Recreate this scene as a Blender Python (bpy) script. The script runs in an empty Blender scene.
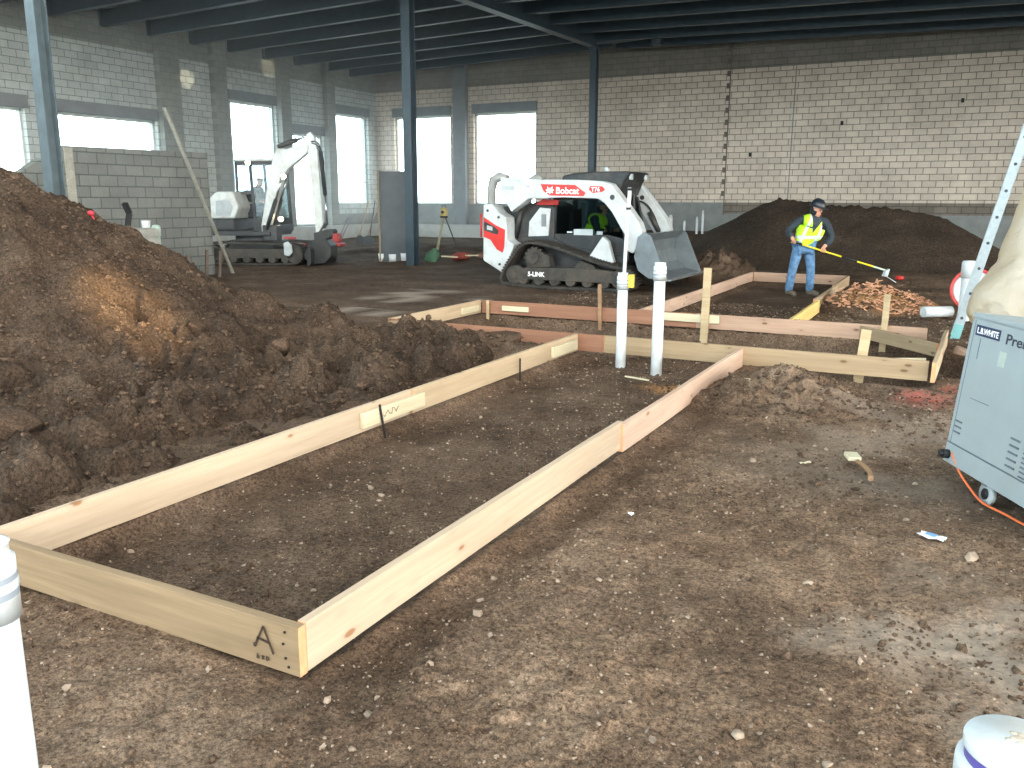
import bpy, math, random
import numpy as np
from mathutils import Vector, Matrix

random.seed(7)
SC = bpy.context.scene
COL = SC.collection
PI = math.pi
R = math.radians


# ------------------------------------------------------------------ helpers
class MB:
    """Collects shapes and links them as one mesh object."""

    def __init__(self):
        self.v, self.f, self.s, self.m = [], [], [], []
        self.X = Matrix.Identity(4)
        self.mi = 0

    def add(self, vs, fs, smooth=False):
        o = len(self.v)
        self.v += [tuple(self.X @ Vector(p)) for p in vs]
        for f in fs:
            self.f.append([i + o for i in f])
            self.s.append(smooth)
            self.m.append(self.mi)
        return self

    def box(self, x0, y0, z0, x1, y1, z1):
        vs = [(x0, y0, z0), (x1, y0, z0), (x1, y1, z0), (x0, y1, z0),
              (x0, y0, z1), (x1, y0, z1), (x1, y1, z1), (x0, y1, z1)]
        fs = [(0, 3, 2, 1), (4, 5, 6, 7), (0, 1, 5, 4), (1, 2, 6, 5), (2, 3, 7, 6), (3, 0, 4, 7)]
        return self.add(vs, fs)

    def bar(self, p0, p1, w, h, up=(0, 0, 1)):
        """A rectangular bar from p0 to p1, w across, h along up."""
        p0, p1 = Vector(p0), Vector(p1)
        d = (p1 - p0).normalized()
        u = Vector(up)
        s = d.cross(u)
        if s.length < 1e-4:
            s = d.cross(Vector((1, 0, 0)))
        s.normalize()
        u = s.cross(d).normalized()
        vs = []
        for p in (p0, p1):
            for a, b in ((-1, -1), (1, -1), (1, 1), (-1, 1)):
                vs.append(p + s * (a * w / 2) + u * (b * h / 2))
        return self.add(vs, [(3, 2, 1, 0), (4, 5, 6, 7), (0, 1, 5, 4), (1, 2, 6, 5), (2, 3, 7, 6), (3, 0, 4, 7)])

    def tube(self, pts, r, n=10, cap=True, smooth=True):
        """A round tube along pts; r is a radius or one radius per point."""
        pts = [Vector(p) for p in pts]
        rs = r if isinstance(r, (list, tuple)) else [r] * len(pts)
        vs, fs = [], []
        d0 = (pts[1] - pts[0]).normalized()
        ref = Vector((0, 0, 1)) if abs(d0.z) < .9 else Vector((1, 0, 0))
        s = d0.cross(ref).normalized()
        for i, p in enumerate(pts):
            a = pts[max(0, i - 1)]
            b = pts[min(len(pts) - 1, i + 1)]
            d = (b - a).normalized()
            s = (s - d * s.dot(d)).normalized()
            t = d.cross(s)
            for k in range(n):
                g = 2 * PI * k / n
                vs.append(p + (s * math.cos(g) + t * math.sin(g)) * rs[i])
        for i in range(len(pts) - 1):
            for k in range(n):
                k2 = (k + 1) % n
                fs.append((i * n + k, i * n + k2, (i + 1) * n + k2, (i + 1) * n + k))
        self.add(vs, fs, smooth)
        if cap:
            self.add(vs[:n], [tuple(range(n - 1, -1, -1))])
            self.add(vs[-n:], [tuple(range(n))])
        return self

    def lathe(self, prof, c=(0, 0, 0), n=24, smooth=True):
        """prof: (radius, z) pairs, closed at both ends by the axis where radius is 0."""
        vs, fs = [], []
        for r, z in prof:
            for k in range(n):
                g = 2 * PI * k / n
                vs.append((c[0] + r * math.cos(g), c[1] + r * math.sin(g), c[2] + z))
        for i in range(len(prof) - 1):
            for k in range(n):
                k2 = (k + 1) % n
                fs.append((i * n + k, i * n + k2, (i + 1) * n + k2, (i + 1) * n + k))
        self.add(vs, fs, smooth)
        return self

    def disc(self, c, nrm, r, t, n=20):
        c, d = Vector(c), Vector(nrm).normalized()
        return self.tube([c - d * t / 2, c + d * t / 2], r, n)

    def prism(self, poly, y0, y1):
        """poly: (x, z) outline, extruded along y."""
        n = len(poly)
        vs = [(x, y0, z) for x, z in poly] + [(x, y1, z) for x, z in poly]
        fs = [tuple(range(n)), tuple(range(2 * n - 1, n - 1, -1))]
        for i in range(n):
            j = (i + 1) % n
            fs.append((i, i + n, j + n, j))
        return self.add(vs, fs)

    def plan(self, poly, z0, z1):
        """poly: (x, y) outline, extruded along z."""
        n = len(poly)
        vs = [(x, y, z0) for x, y in poly] + [(x, y, z1) for x, y in poly]
        fs = [tuple(range(n - 1, -1, -1)), tuple(range(n, 2 * n))]
        for i in range(n):
            j = (i + 1) % n
            fs.append((i, j, j + n, i + n))
        return self.add(vs, fs)

    def ball(self, c, rx, ry=None, rz=None, n=12):
        ry = rx if ry is None else ry
        rz = rx if rz is None else rz
        vs, fs = [], []
        h = n // 2
        for i in range(h + 1):
            a = PI * i / h
            for k in range(n):
                g = 2 * PI * k / n
                vs.append((c[0] + rx * math.sin(a) * math.cos(g), c[1] + ry * math.sin(a) * math.sin(g), c[2] + rz * math.cos(a)))
        for i in range(h):
            for k in range(n):
                k2 = (k + 1) % n
                fs.append((i * n + k, (i + 1) * n + k, (i + 1) * n + k2, i * n + k2))
        return self.add(vs, fs, True)

    def build(self, name, mats, parent=None, bevel=0, loc=None, rot=None, weld=True):
        me = bpy.data.meshes.new(name)
        me.from_pydata(self.v, [], self.f)
        me.polygons.foreach_set('use_smooth', self.s)
        me.polygons.foreach_set('material_index', self.m)
        for m in (mats if isinstance(mats, (list, tuple)) else [mats]):
            me.materials.append(m)
        import bmesh
        bm = bmesh.new()
        bm.from_mesh(me)
        if weld:
            bmesh.ops.remove_doubles(bm, verts=bm.verts, dist=1e-5)
        bmesh.ops.recalc_face_normals(bm, faces=bm.faces)
        bm.to_mesh(me)
        bm.free()
        me.update()
        o = bpy.data.objects.new(name, me)
        COL.objects.link(o)
        if parent is not None:
            o.parent = parent
        if loc is not None:
            o.location = loc
        if rot is not None:
            o.rotation_euler = rot
        if bevel:
            b = o.modifiers.new('edge', 'BEVEL')
            b.width = bevel
            b.segments = 2
            b.limit_method = 'ANGLE'
            b.angle_limit = R(40)
        return o


def tag(o, label=None, cat=None, group=None, kind=None):
    if label:
        o['label'] = label
    if cat:
        o['category'] = cat
    if group:
        o['group'] = group
    if kind:
        o['kind'] = kind
    return o


def thing(name, label, cat, loc=(0, 0, 0), rotz=0, group=None):
    o = bpy.data.objects.new(name, None)
    o.empty_display_size = .2
    COL.objects.link(o)
    o.location = loc
    o.rotation_euler = (0, 0, rotz)
    return tag(o, label, cat, group)


def text(name, body, size, mat, parent, M, bold=0.0, depth=.001, align='LEFT'):
    cu = bpy.data.curves.new(name, 'FONT')
    cu.body = body
    cu.size = size
    cu.extrude = depth
    cu.offset = bold
    cu.align_x = align
    tmp = bpy.data.objects.new(name, cu)
    COL.objects.link(tmp)
    dg = bpy.context.evaluated_depsgraph_get()
    me = bpy.data.meshes.new_from_object(tmp.evaluated_get(dg))
    bpy.data.objects.remove(tmp)
    me.name = name
    me.materials.clear()
    me.materials.append(mat)
    o = bpy.data.objects.new(name, me)
    COL.objects.link(o)
    o.parent = parent
    o.matrix_local = M
    return o


def frame(origin, x, y):
    """Matrix whose local x and y run along the given directions."""
    x = Vector(x).normalized()
    y = Vector(y)
    z = x.cross(y).normalized()
    y = z.cross(x)
    M = Matrix((x, y, z)).transposed().to_4x4()
    M.translation = origin
    return M


def skin(name, pts, edges, mat, parent=None, root=0, sub=2):
    """pts: {key: (position, radius or (rx, ry))}; grows one continuous surface along the edges."""
    keys = list(pts)
    me = bpy.data.meshes.new(name)
    me.from_pydata([tuple(pts[k][0]) for k in keys], [(keys.index(a), keys.index(b)) for a, b in edges], [])
    o = bpy.data.objects.new(name, me)
    COL.objects.link(o)
    o.modifiers.new('skin', 'SKIN')
    for i, k in enumerate(keys):
        r = pts[k][1]
        me.skin_vertices[0].data[i].radius = r if isinstance(r, tuple) else (r, r)
        me.skin_vertices[0].data[i].use_root = (i == root)
    s = o.modifiers.new('sub', 'SUBSURF')
    s.levels = s.render_levels = sub
    dg = bpy.context.evaluated_depsgraph_get()
    dg.update()
    m2 = bpy.data.meshes.new_from_object(o.evaluated_get(dg))
    o.modifiers.clear()
    o.data = m2
    m2.name = name
    m2.materials.clear()
    m2.materials.append(mat)
    m2.polygons.foreach_set('use_smooth', [True] * len(m2.polygons))
    if parent is not None:
        o.parent = parent
    return o


def chaikin(p, closed=True, it=2):
    for _ in range(it):
        q = []
        n = len(p)
        for i in range(n if closed else n - 1):
            a, b = p[i], p[(i + 1) % n]
            q.append(tuple(a[k] * .75 + b[k] * .25 for k in range(len(a))))
            q.append(tuple(a[k] * .25 + b[k] * .75 for k in range(len(a))))
        p = q
    return p


# ---- value noise on numpy arrays
_tab = np.random.RandomState(11).rand(256, 256)


def vnoise(x, y, o=0):
    x = np.asarray(x, float) + 37.3 * o + 1000
    y = np.asarray(y, float) + 91.7 * o + 1000
    xi, yi = np.floor(x).astype(int), np.floor(y).astype(int)
    fx, fy = x - xi, y - yi
    fx = fx * fx * (3 - 2 * fx)
    fy = fy * fy * (3 - 2 * fy)
    a, b = _tab[xi % 256, yi % 256], _tab[(xi + 1) % 256, yi % 256]
    c, d = _tab[xi % 256, (yi + 1) % 256], _tab[(xi + 1) % 256, (yi + 1) % 256]
    return (a * (1 - fx) + b * fx) * (1 - fy) + (c * (1 - fx) + d * fx) * fy - .5


def fbm(x, y, s, octs=4, o=0, gain=.5):
    r, a, f = 0, 1, 1 / s
    for k in range(octs):
        ang = .6 * k
        xx, yy = x * math.cos(ang) - y * math.sin(ang), x * math.sin(ang) + y * math.cos(ang)
        r = r + a * vnoise(xx * f, yy * f, o + k)
        a *= gain
        f *= 2.07
    return r


def sstep(a, b, x):
    t = np.clip((x - a) / (b - a), 0, 1)
    return t * t * (3 - 2 * t)


def inside(x, y, x0, x1, y0, y1, w):
    return sstep(x0 - w, x0 + w, x) * (1 - sstep(x1 - w, x1 + w, x)) * sstep(y0 - w, y0 + w, y) * (1 - sstep(y1 - w, y1 + w, y))


# ------------------------------------------------------------------ materials
def srgb(r, g, b):
    def c(u):
        u /= 255
        return u / 12.92 if u <= .04045 else ((u + .055) / 1.055) ** 2.4
    return (c(r), c(g), c(b), 1)


class NT:
    def __init__(self, name):
        self.mat = bpy.data.materials.new(name)
        self.mat.use_nodes = True
        self.t = self.mat.node_tree
        self.n = self.t.nodes
        self.b = self.n['Principled BSDF']

    def new(self, typ, **kw):
        o = self.n.new(typ)
        for k, v in kw.items():
            if k in o.inputs.keys():
                o.inputs[k].default_value = v
            else:
                setattr(o, k, v)
        return o

    def l(self, a, b):
        self.t.links.new(a, b)

    def coord(self, scale=(1, 1, 1), rot=(0, 0, 0), out='Object'):
        c = self.new('ShaderNodeTexCoord')
        m = self.new('ShaderNodeMapping')
        m.inputs['Scale'].default_value = scale
        m.inputs['Rotation'].default_value = rot
        self.l(c.outputs[out], m.inputs['Vector'])
        return m.outputs['Vector']

    def noise(self, vec, scale, detail=4, rough=.55):
        t = self.new('ShaderNodeTexNoise')
        t.inputs['Scale'].default_value = scale
        t.inputs['Detail'].default_value = detail
        t.inputs['Roughness'].default_value = rough
        self.l(vec, t.inputs['Vector'])
        return t.outputs['Fac']

    def ramp(self, fac, stops):
        r = self.new('ShaderNodeValToRGB')
        e = r.color_ramp.elements
        while len(e) < len(stops):
            e.new(.5)
        for i, (p, c) in enumerate(stops):
            e[i].position = p
            e[i].color = c
        self.l(fac, r.inputs['Fac'])
        return r.outputs['Color']

    def mix(self, fac, a, b, mode='MIX'):
        m = self.new('ShaderNodeMix', data_type='RGBA', blend_type=mode)
        for sock, val in ((m.inputs[0], fac), (m.inputs[6], a), (m.inputs[7], b)):
            if hasattr(val, 'links'):
                self.l(val, sock)
            else:
                sock.default_value = val
        return m.outputs[2]

    def math(self, op, a, b=0.):
        m = self.new('ShaderNodeMath', operation=op)
        for i, val in ((0, a), (1, b)):
            if hasattr(val, 'links'):
                self.l(val, m.inputs[i])
            else:
                m.inputs[i].default_value = val
        return m.outputs[0]

    def bump(self, h, strength=.3, dist=.01):
        b = self.new('ShaderNodeBump')
        b.inputs['Strength'].default_value = strength
        b.inputs['Distance'].default_value = dist
        self.l(h, b.inputs['Height'])
        self.l(b.outputs['Normal'], self.b.inputs['Normal'])

    def col(self, c):
        if hasattr(c, 'links'):
            self.l(c, self.b.inputs['Base Color'])
        else:
            self.b.inputs['Base Color'].default_value = c

    def set(self, rough=.6, metal=0., spec=.5):
        self.b.inputs['Roughness'].default_value = rough
        self.b.inputs['Metallic'].default_value = metal
        self.b.inputs['Specular IOR Level'].default_value = spec
        return self.mat


def plain(name, c, rough=.6, metal=0., var=.12, scale=6., bump=.0, spec=.5, dirt=None, dirt_amt=.5):
    """Painted, plastic or metal surface with slight procedural wear; dirt adds blotches of that colour."""
    n = NT(name)
    v = n.coord()
    f = n.noise(v, scale, 5)
    dk = tuple(x * (1 - var * 1.6) for x in c[:3]) + (1,)
    lt = tuple(min(1, x * (1 + var)) for x in c[:3]) + (1,)
    col = n.ramp(f, [(.3, dk), (.7, lt)])
    if dirt:
        g = n.noise(v, scale * .6, 6, .7)
        gr = n.ramp(g, [(.5 - .25 * dirt_amt, (0, 0, 0, 1)), (.78 - .3 * dirt_amt, (1, 1, 1, 1))])
        col = n.mix(n.math('MULTIPLY', gr, min(1, .4 + .6 * dirt_amt)), col, dirt)
    n.col(col)
    if bump:
        n.bump(n.noise(v, scale * 12, 4), bump, .004)
    return n.set(rough, metal, spec)


def emis(name, c, s):
    n = NT(name)
    n.b.inputs['Emission Color'].default_value = c
    n.b.inputs['Emission Strength'].default_value = s
    n.col(c)
    return n.set(.3)


def glass(name, tint, alpha_gloss=.12):
    n = NT(name)
    t = n.new('ShaderNodeBsdfTransparent')
    t.inputs['Color'].default_value = tint
    g = n.new('ShaderNodeBsdfGlossy')
    g.inputs['Roughness'].default_value = .05
    m = n.new('ShaderNodeMixShader')
    m.inputs[0].default_value = alpha_gloss
    n.l(t.outputs[0], m.inputs[1])
    n.l(g.outputs[0], m.inputs[2])
    n.l(m.outputs[0], n.n['Material Output'].inputs['Surface'])
    return n.mat


def dirt_mat(name, dark, mid, light, attr=False, fine=1.):
    n = NT(name)
    v = n.coord()
    big = n.noise(v, 1.1, 5, .6)
    med = n.noise(v, 9, 6, .65)
    sml = n.noise(v, 55 * fine, 4, .7)
    c = n.ramp(big, [(.32, dark), (.5, mid), (.7, light)])
    c2 = n.ramp(med, [(.3, dark), (.6, mid), (.78, light)])
    c = n.mix(.55, c, c2)
    sp = n.ramp(sml, [(.36, (.42, .40, .38, 1)), (.52, (1, 1, 1, 1)), (.68, (1.45, 1.42, 1.38, 1))])
    c = n.mix(1., c, sp, 'MULTIPLY')
    tiny = n.noise(v, 170, 3, .7)
    c = n.mix(1., c, n.ramp(tiny, [(.36, (.58, .56, .54, 1)), (.5, (1, 1, 1, 1)), (.66, (1.42, 1.4, 1.36, 1))]), 'MULTIPLY')
    vo = n.new('ShaderNodeTexVoronoi')
    vo.inputs['Scale'].default_value = 60
    n.l(v, vo.inputs['Vector'])
    peb = n.ramp(vo.outputs['Distance'], [(.10, (1, 1, 1, 1)), (.24, (0, 0, 0, 1))])
    sel = n.ramp(n.noise(v, 23, 2), [(.56, (0, 0, 0, 1)), (.66, (1, 1, 1, 1))])
    pm = n.math('MULTIPLY', peb, sel)
    c = n.mix(n.math('MULTIPLY', pm, .5), c, light)
    if attr:
        a = n.new('ShaderNodeVertexColor')
        a.layer_name = 'soil'
        s = n.new('ShaderNodeSeparateColor')
        n.l(a.outputs['Color'], s.inputs['Color'])
        c = n.mix(n.math('MULTIPLY', s.outputs[0], .8), c, n.mix(1., c, (.48, .50, .53, 1), 'MULTIPLY'))
        pale = n.mix(sml, srgb(150, 138, 124), srgb(176, 164, 150))
        c = n.mix(s.outputs[1], c, pale)
        spray = n.ramp(n.noise(v, 30, 5, .7), [(.42, (0, 0, 0, 1)), (.56, (1, 1, 1, 1))])
        c = n.mix(n.math('MULTIPLY', n.math('MULTIPLY', s.outputs[2], spray), .6), c, srgb(214, 92, 82))
        chips = n.ramp(n.noise(v, 70, 3, .7), [(.42, (0, 0, 0, 1)), (.55, (1, 1, 1, 1))])
        c = n.mix(n.math('MULTIPLY', a.outputs['Alpha'], chips), c, srgb(205, 150, 96))
    n.col(c)
    h = n.math('ADD', n.math('MULTIPLY', med, 1.1), n.math('MULTIPLY', sml, .35))
    h = n.math('ADD', h, n.math('MULTIPLY', pm, .25))
    n.bump(h, .7, .022)
    return n.set(.95, 0, .15)


def block_mat(name, c1, c2, mortar, axis, bw=.4064, bh=.2032, rough=.9, msize=.012, off=(0, 0)):
    """Concrete block courses; axis is the horizontal world axis of the wall ('X' or 'Y')."""
    n = NT(name)
    co = n.new('ShaderNodeTexCoord')
    s = n.new('ShaderNodeSeparateXYZ')
    n.l(co.outputs['Object'], s.inputs[0])
    k = n.new('ShaderNodeCombineXYZ')
    n.l(n.math('ADD', s.outputs[axis], 100 * bw + off[0]), k.inputs[0])
    n.l(n.math('ADD', s.outputs['Z'], 50 * bh + off[1]), k.inputs[1])
    b = n.new('ShaderNodeTexBrick')
    b.offset = .5
    b.inputs['Scale'].default_value = 1
    b.inputs['Brick Width'].default_value = bw
    b.inputs['Row Height'].default_value = bh
    b.inputs['Mortar Size'].default_value = msize
    b.inputs['Mortar Smooth'].default_value = .3
    b.inputs['Bias'].default_value = 0
    b.inputs['Color1'].default_value = c1
    b.inputs['Color2'].default_value = c2
    b.inputs['Mortar'].default_value = mortar
    n.l(k.outputs[0], b.inputs['Vector'])
    v = co.outputs['Object']
    g = n.ramp(n.noise(v, 1.3, 6, .65), [(.3, (.80, .80, .80, 1)), (.62, (1.05, 1.05, 1.05, 1))])
    f = n.ramp(n.noise(v, 26, 4, .7), [(.3, (.88, .88, .88, 1)), (.7, (1.06, 1.06, 1.06, 1))])
    c = n.mix(1., n.mix(1., b.outputs['Color'], g, 'MULTIPLY'), f, 'MULTIPLY')
    n.col(c)
    inv = n.math('SUBTRACT', 1., b.outputs['Fac'])
    n.bump(n.math('ADD', inv, n.math('MULTIPLY', n.noise(v, 60, 4), .25)), .6, .012)
    return n.set(rough, 0, .2)


def wood_mat(name, c1, c2, knot, knots=True, end=None):
    """Sawn lumber, grain along the object's local x."""
    n = NT(name)
    info = n.new('ShaderNodeObjectInfo')
    co = n.new('ShaderNodeTexCoord')
    addv = n.new('ShaderNodeVectorMath', operation='ADD')
    rn = n.new('ShaderNodeVectorMath', operation='SCALE')
    n.l(info.outputs['Location'], rn.inputs[0])
    rn.inputs['Scale'].default_value = 3.7
    n.l(co.outputs['Object'], addv.inputs[0])
    n.l(rn.outputs[0], addv.inputs[1])
    m = n.new('ShaderNodeMapping')
    m.inputs['Scale'].default_value = (1.1, 26, 26)
    n.l(addv.outputs[0], m.inputs['Vector'])
    gr = n.noise(m.outputs[0], 1.6, 6, .65)
    m2 = n.new('ShaderNodeMapping')
    m2.inputs['Scale'].default_value = (.5, 5, 5)
    n.l(addv.outputs[0], m2.inputs['Vector'])
    lo = n.noise(m2.outputs[0], 1.5, 3)
    c = n.ramp(gr, [(.3, c1), (.68, c2)])
    c = n.mix(n.ramp(lo, [(.4, (0, 0, 0, 1)), (.66, (.5, .5, .5, 1))]), c, tuple(x * .78 for x in c1[:3]) + (1,))
    if knots:
        vo = n.new('ShaderNodeTexVoronoi')
        vo.inputs['Scale'].default_value = 1.
        m3 = n.new('ShaderNodeMapping')
        m3.inputs['Scale'].default_value = (3.4, 6.5, 8.5)
        n.l(addv.outputs[0], m3.inputs['Vector'])
        n.l(m3.outputs[0], vo.inputs['Vector'])
        k = n.ramp(vo.outputs['Distance'], [(.085, (1, 1, 1, 1)), (.13, (0, 0, 0, 1))])
        ring = n.ramp(vo.outputs['Distance'], [(.1, (.35, .35, .35, 1)), (.26, (0, 0, 0, 1))])
        c = n.mix(ring, c, tuple(x * .7 for x in c1[:3]) + (1,))
        c = n.mix(k, c, knot)
    n.col(c)
    n.bump(gr, .25, .003)
    return n.set(.72, 0, .3)

EXPOSURE = 0.22
# ------------------------------------------------------------------ palette
M_DIRT = dirt_mat('soil', srgb(72, 58, 47), srgb(124, 103, 85), srgb(176, 152, 130), attr=True)
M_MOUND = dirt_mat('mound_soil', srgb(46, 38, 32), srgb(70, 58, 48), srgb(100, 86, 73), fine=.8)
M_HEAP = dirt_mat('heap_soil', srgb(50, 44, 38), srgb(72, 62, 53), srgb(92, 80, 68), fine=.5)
M_CLOD = dirt_mat('clod_soil', srgb(66, 54, 45), srgb(96, 80, 67), srgb(126, 107, 91), fine=1.2)
M_STONE = plain('stone', srgb(152, 135, 118), .9, var=.3, scale=9)
M_BLK_L = block_mat('block_left', srgb(188, 196, 192), srgb(174, 183, 180), srgb(116, 126, 126), 'Y')
M_BLK_B = block_mat('block_back', srgb(214, 202, 186), srgb(202, 190, 175), srgb(124, 114, 104), 'X')
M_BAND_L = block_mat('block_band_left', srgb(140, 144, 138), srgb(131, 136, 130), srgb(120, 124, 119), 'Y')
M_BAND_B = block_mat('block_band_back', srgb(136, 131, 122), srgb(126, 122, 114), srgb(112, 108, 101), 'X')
M_BLK_D = block_mat('block_low_course', srgb(128, 120, 110), srgb(118, 111, 102), srgb(92, 86, 80), 'X')
M_PART = block_mat('block_partition', srgb(124, 128, 124), srgb(112, 117, 114), srgb(84, 90, 90), 'Y')
M_CONC = plain('concrete', srgb(128, 132, 130), .9, var=.12, scale=2.5, bump=.2)
M_CONC_LT = plain('concrete_pale', srgb(172, 176, 172), .85, var=.1, scale=3)
M_LINTEL = plain('lintel_concrete', srgb(118, 124, 126), .85, var=.1, scale=3)
M_STEEL = plain('primed_steel', srgb(50, 67, 77), .42, .0, var=.15, scale=4, spec=.6)
M_STEEL_C = plain('column_steel', srgb(78, 92, 98), .45, .0, var=.15, scale=4, spec=.5)
M_DECK = plain('roof_deck', srgb(84, 96, 100), .5, .0, var=.1, scale=1.2)
M_FRAMEW = plain('pale_frame', srgb(196, 204, 200), .6)
M_ALU = plain('aluminium', srgb(172, 182, 186), .42, .55, var=.08, scale=20)
M_PVC = plain('white_pvc', srgb(208, 216, 220), .35, var=.04, scale=12, dirt=srgb(176, 164, 148), dirt_amt=.25)
M_BLACK = plain('black_rubber', srgb(26, 27, 28), .7, var=.2)
M_GREY = plain('grey_paint', srgb(120, 126, 130), .5, .2)
M_DKGREY = plain('dark_grey_paint', srgb(66, 74, 78), .55, .1, var=.15, scale=3)
M_CABLE = plain('cable_steel', srgb(120, 124, 126), .5, .4)


# ------------------------------------------------------------------ the floor of bare soil
def ground_h(x, y):
    z = .04 * fbm(x, y, 2.6, 3, 1) + .022 * fbm(x, y, .55, 3, 5) + .016 * fbm(x, y, .15, 4, 9, .62)
    z = z + .020 * np.abs(fbm(x, y, .085, 3, 14, .6)) * (.5 + 1.2 * sstep(-.25, .3, vnoise(x * 1.4, y * 1.4, 17)))
    rut = np.abs(vnoise(x * 2.2, y * 2.2, 3))
    z = z - .018 * (1 - sstep(0, .07, rut)) * sstep(-.1, .2, vnoise(x * .5, y * .5, 4))
    z = z - .012
    a = inside(x, y, -3.60, -1.9, 2.08, 8.44, .05)
    z = z * (1 - .55 * a) - .055 * a - .03 * inside(x, y, -3.6, -3.2, 2.0, 8.4, .12)
    z = z - .05 * inside(x, y, -1.84, -1.62, 2.2, 6.4, .1)
    t = np.maximum(inside(x, y, -6.02, -.2, 8.62, 10.62, .12), inside(x, y, -.35, .28, 9.0, 10.3, .18))
    t = t * (1 - .35 * inside(x, y, -6.2, -4.4, 8.4, 9.4, .5))
    z = z * (1 + .9 * t) - .56 * t + .10 * t * fbm(x, y, .3, 4, 51, .6)
    b = inside(x, y, -3.64, -1.98, 10.8, 17.65, .06)
    z = z * (1 - .6 * b) - .05 * b
    z = z - .07 * inside(x, y, -1.2, -.1, 8.2, 8.5, .12)
    # loose heaps
    lump = fbm(x, y, .16, 4, 21, .65)

    def heap(cx, cy, rx, ry, h, j):
        d = np.sqrt(((x - cx) / rx) ** 2 + ((y - cy) / ry) ** 2) + .25 * vnoise(x * 2, y * 2, j)
        return h * np.clip(1 - d, 0, 1) ** .8 * (1 + .75 * lump)
    z = z + heap(-1.25, 7.2, .75, .9, .22, 31) + heap(-4.6, 8.05, 1.0, .45, .22, 32) + heap(-5.7, 8.0, .8, .5, .28, 33)
    z = z + heap(-4.6, 9.1, .9, .5, .18, 34) + heap(-1.2, 14.3, 1.0, 1.1, .3, 35) + heap(-4.75, 18.6, .9, 2.0, .55, 36) + heap(.25, 9.6, .35, .5, .2, 37)
    # soil banked against the far walls
    z = z + .42 * sstep(26.5, 30.6, y) * sstep(-17, -12, x) * (1 - sstep(-7, -5, x)) + .1 * sstep(24, 30, y)
    z = z + .18 * sstep(19, 21.5, y) * (1 - sstep(23, 26, y)) * sstep(-18.5, -16, x) * (1 - sstep(-9, -7, x)) * (1 + lump)
    return z


def grid_mesh(name, xs, ys, hf, mat, cut=None, attr=None):
    X, Y = np.meshgrid(xs, ys)
    Z = hf(X, Y)
    nx, ny = len(xs), len(ys)
    co = np.stack([X, Y, Z], -1).reshape(-1, 3)
    i = np.arange(nx * ny).reshape(ny, nx)
    q = np.stack([i[:-1, :-1], i[:-1, 1:], i[1:, 1:], i[1:, :-1]], -1).reshape(-1, 4)
    if cut is not None:
        q = q[(Z.reshape(-1)[q] > cut).any(1)]
        used = np.unique(q)
        mp = -np.ones(nx * ny, int)
        mp[used] = np.arange(len(used))
        co, q = co[used], mp[q]
    me = bpy.data.meshes.new(name)
    me.vertices.add(len(co))
    me.vertices.foreach_set('co', co.astype(np.float32).ravel())
    me.loops.add(q.size)
    me.loops.foreach_set('vertex_index', q.astype(np.int32).ravel())
    me.polygons.add(len(q))
    me.polygons.foreach_set('loop_start', np.arange(0, q.size, 4, dtype=np.int32))
    me.polygons.foreach_set('use_smooth', np.ones(len(q), bool))
    me.update(calc_edges=True)
    me.materials.append(mat)
    if attr is not None:
        at = me.color_attributes.new('soil', 'FLOAT_COLOR', 'POINT')
        at.data.foreach_set('color', attr(co[:, 0], co[:, 1]).astype(np.float32).ravel())
    o = bpy.data.objects.new(name, me)
    COL.objects.link(o)
    return o


def soil_attr(x, y):
    n1, n2 = fbm(x, y, .5, 4, 41), fbm(x, y, 1.6, 3, 45)
    damp_shade = inside(x, y, -3.62, -1.88, 2.05, 8.45, .06) * .8 + .9 * sstep(10.9, 13, y) * (1 - sstep(-2.2, -1.2, x)) + 1.2 * inside(x, y, -6.1, .3, 8.5, 10.7, .15)  # damp soil; the trench term also darkens in the shade down there
    damp_shade = damp_shade + .9 * (1 - sstep(-4.0, -3.7, x)) * (1 - sstep(8.5, 9.5, y)) + .8 * (1 - sstep(-6.5, -5.5, x)) + .5 * sstep(0, .3, n2) + .6 * inside(x, y, -1.86, -1.55, 2, 8, .15)  # last term darkens in the contact shade beside the right board
    pale = 1.3 * np.clip(1 - ((x + 7.9) / 1.3) ** 2 - ((y - 11.2) / 2.2) ** 2 + 1.2 * n1, 0, 1) * sstep(-.12, .1, fbm(x * 3, y * .6, .5, 3, 60))
    pale = pale + .6 * np.clip(1.3 - np.hypot(x - .55, y - 3.3) / .95 + 1.0 * n1, 0, 1) * sstep(-.3, .2, n1) + .35 * inside(x, y, -.9, 1.2, 5, 8.2, .7) * sstep(-.3, .3, n1)
    red = np.clip(1.25 - np.hypot((x + .18) / .26, (y - 7.75) / .34) + 1.0 * n1, 0, 1) + np.clip(1.1 - np.hypot((x - .02) / .12, (y - 8.25) / .3), 0, 1)
    chip = np.clip(1.2 - np.hypot((x + 2.15) / .38, (y - 7.4) / .22) + .8 * n1, 0, 1) + np.clip(1.2 - np.hypot((x + 1.0) / .9, (y - 14.2) / .9) + .8 * n1, 0, .8)
    return np.stack([np.clip(damp_shade, 0, 1), np.clip(pale, 0, .85), np.clip(red, 0, 1), np.clip(chip, 0, 1)], -1)


xs = np.concatenate([np.arange(-24.5, -7, .35), np.arange(-7, -3.7, .035), np.arange(-3.7, 1.3, .018), np.arange(1.3, 14.6, .4)])
ys = np.concatenate([np.arange(-8.6, .8, .4), .8 * 1.0072 ** np.arange(0, 364), np.arange(10.9, 18.5, .09), np.arange(18.5, 33, .3)])
tag(grid_mesh('floor', xs, ys, ground_h, M_DIRT, attr=soil_attr), kind='structure')


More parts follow.
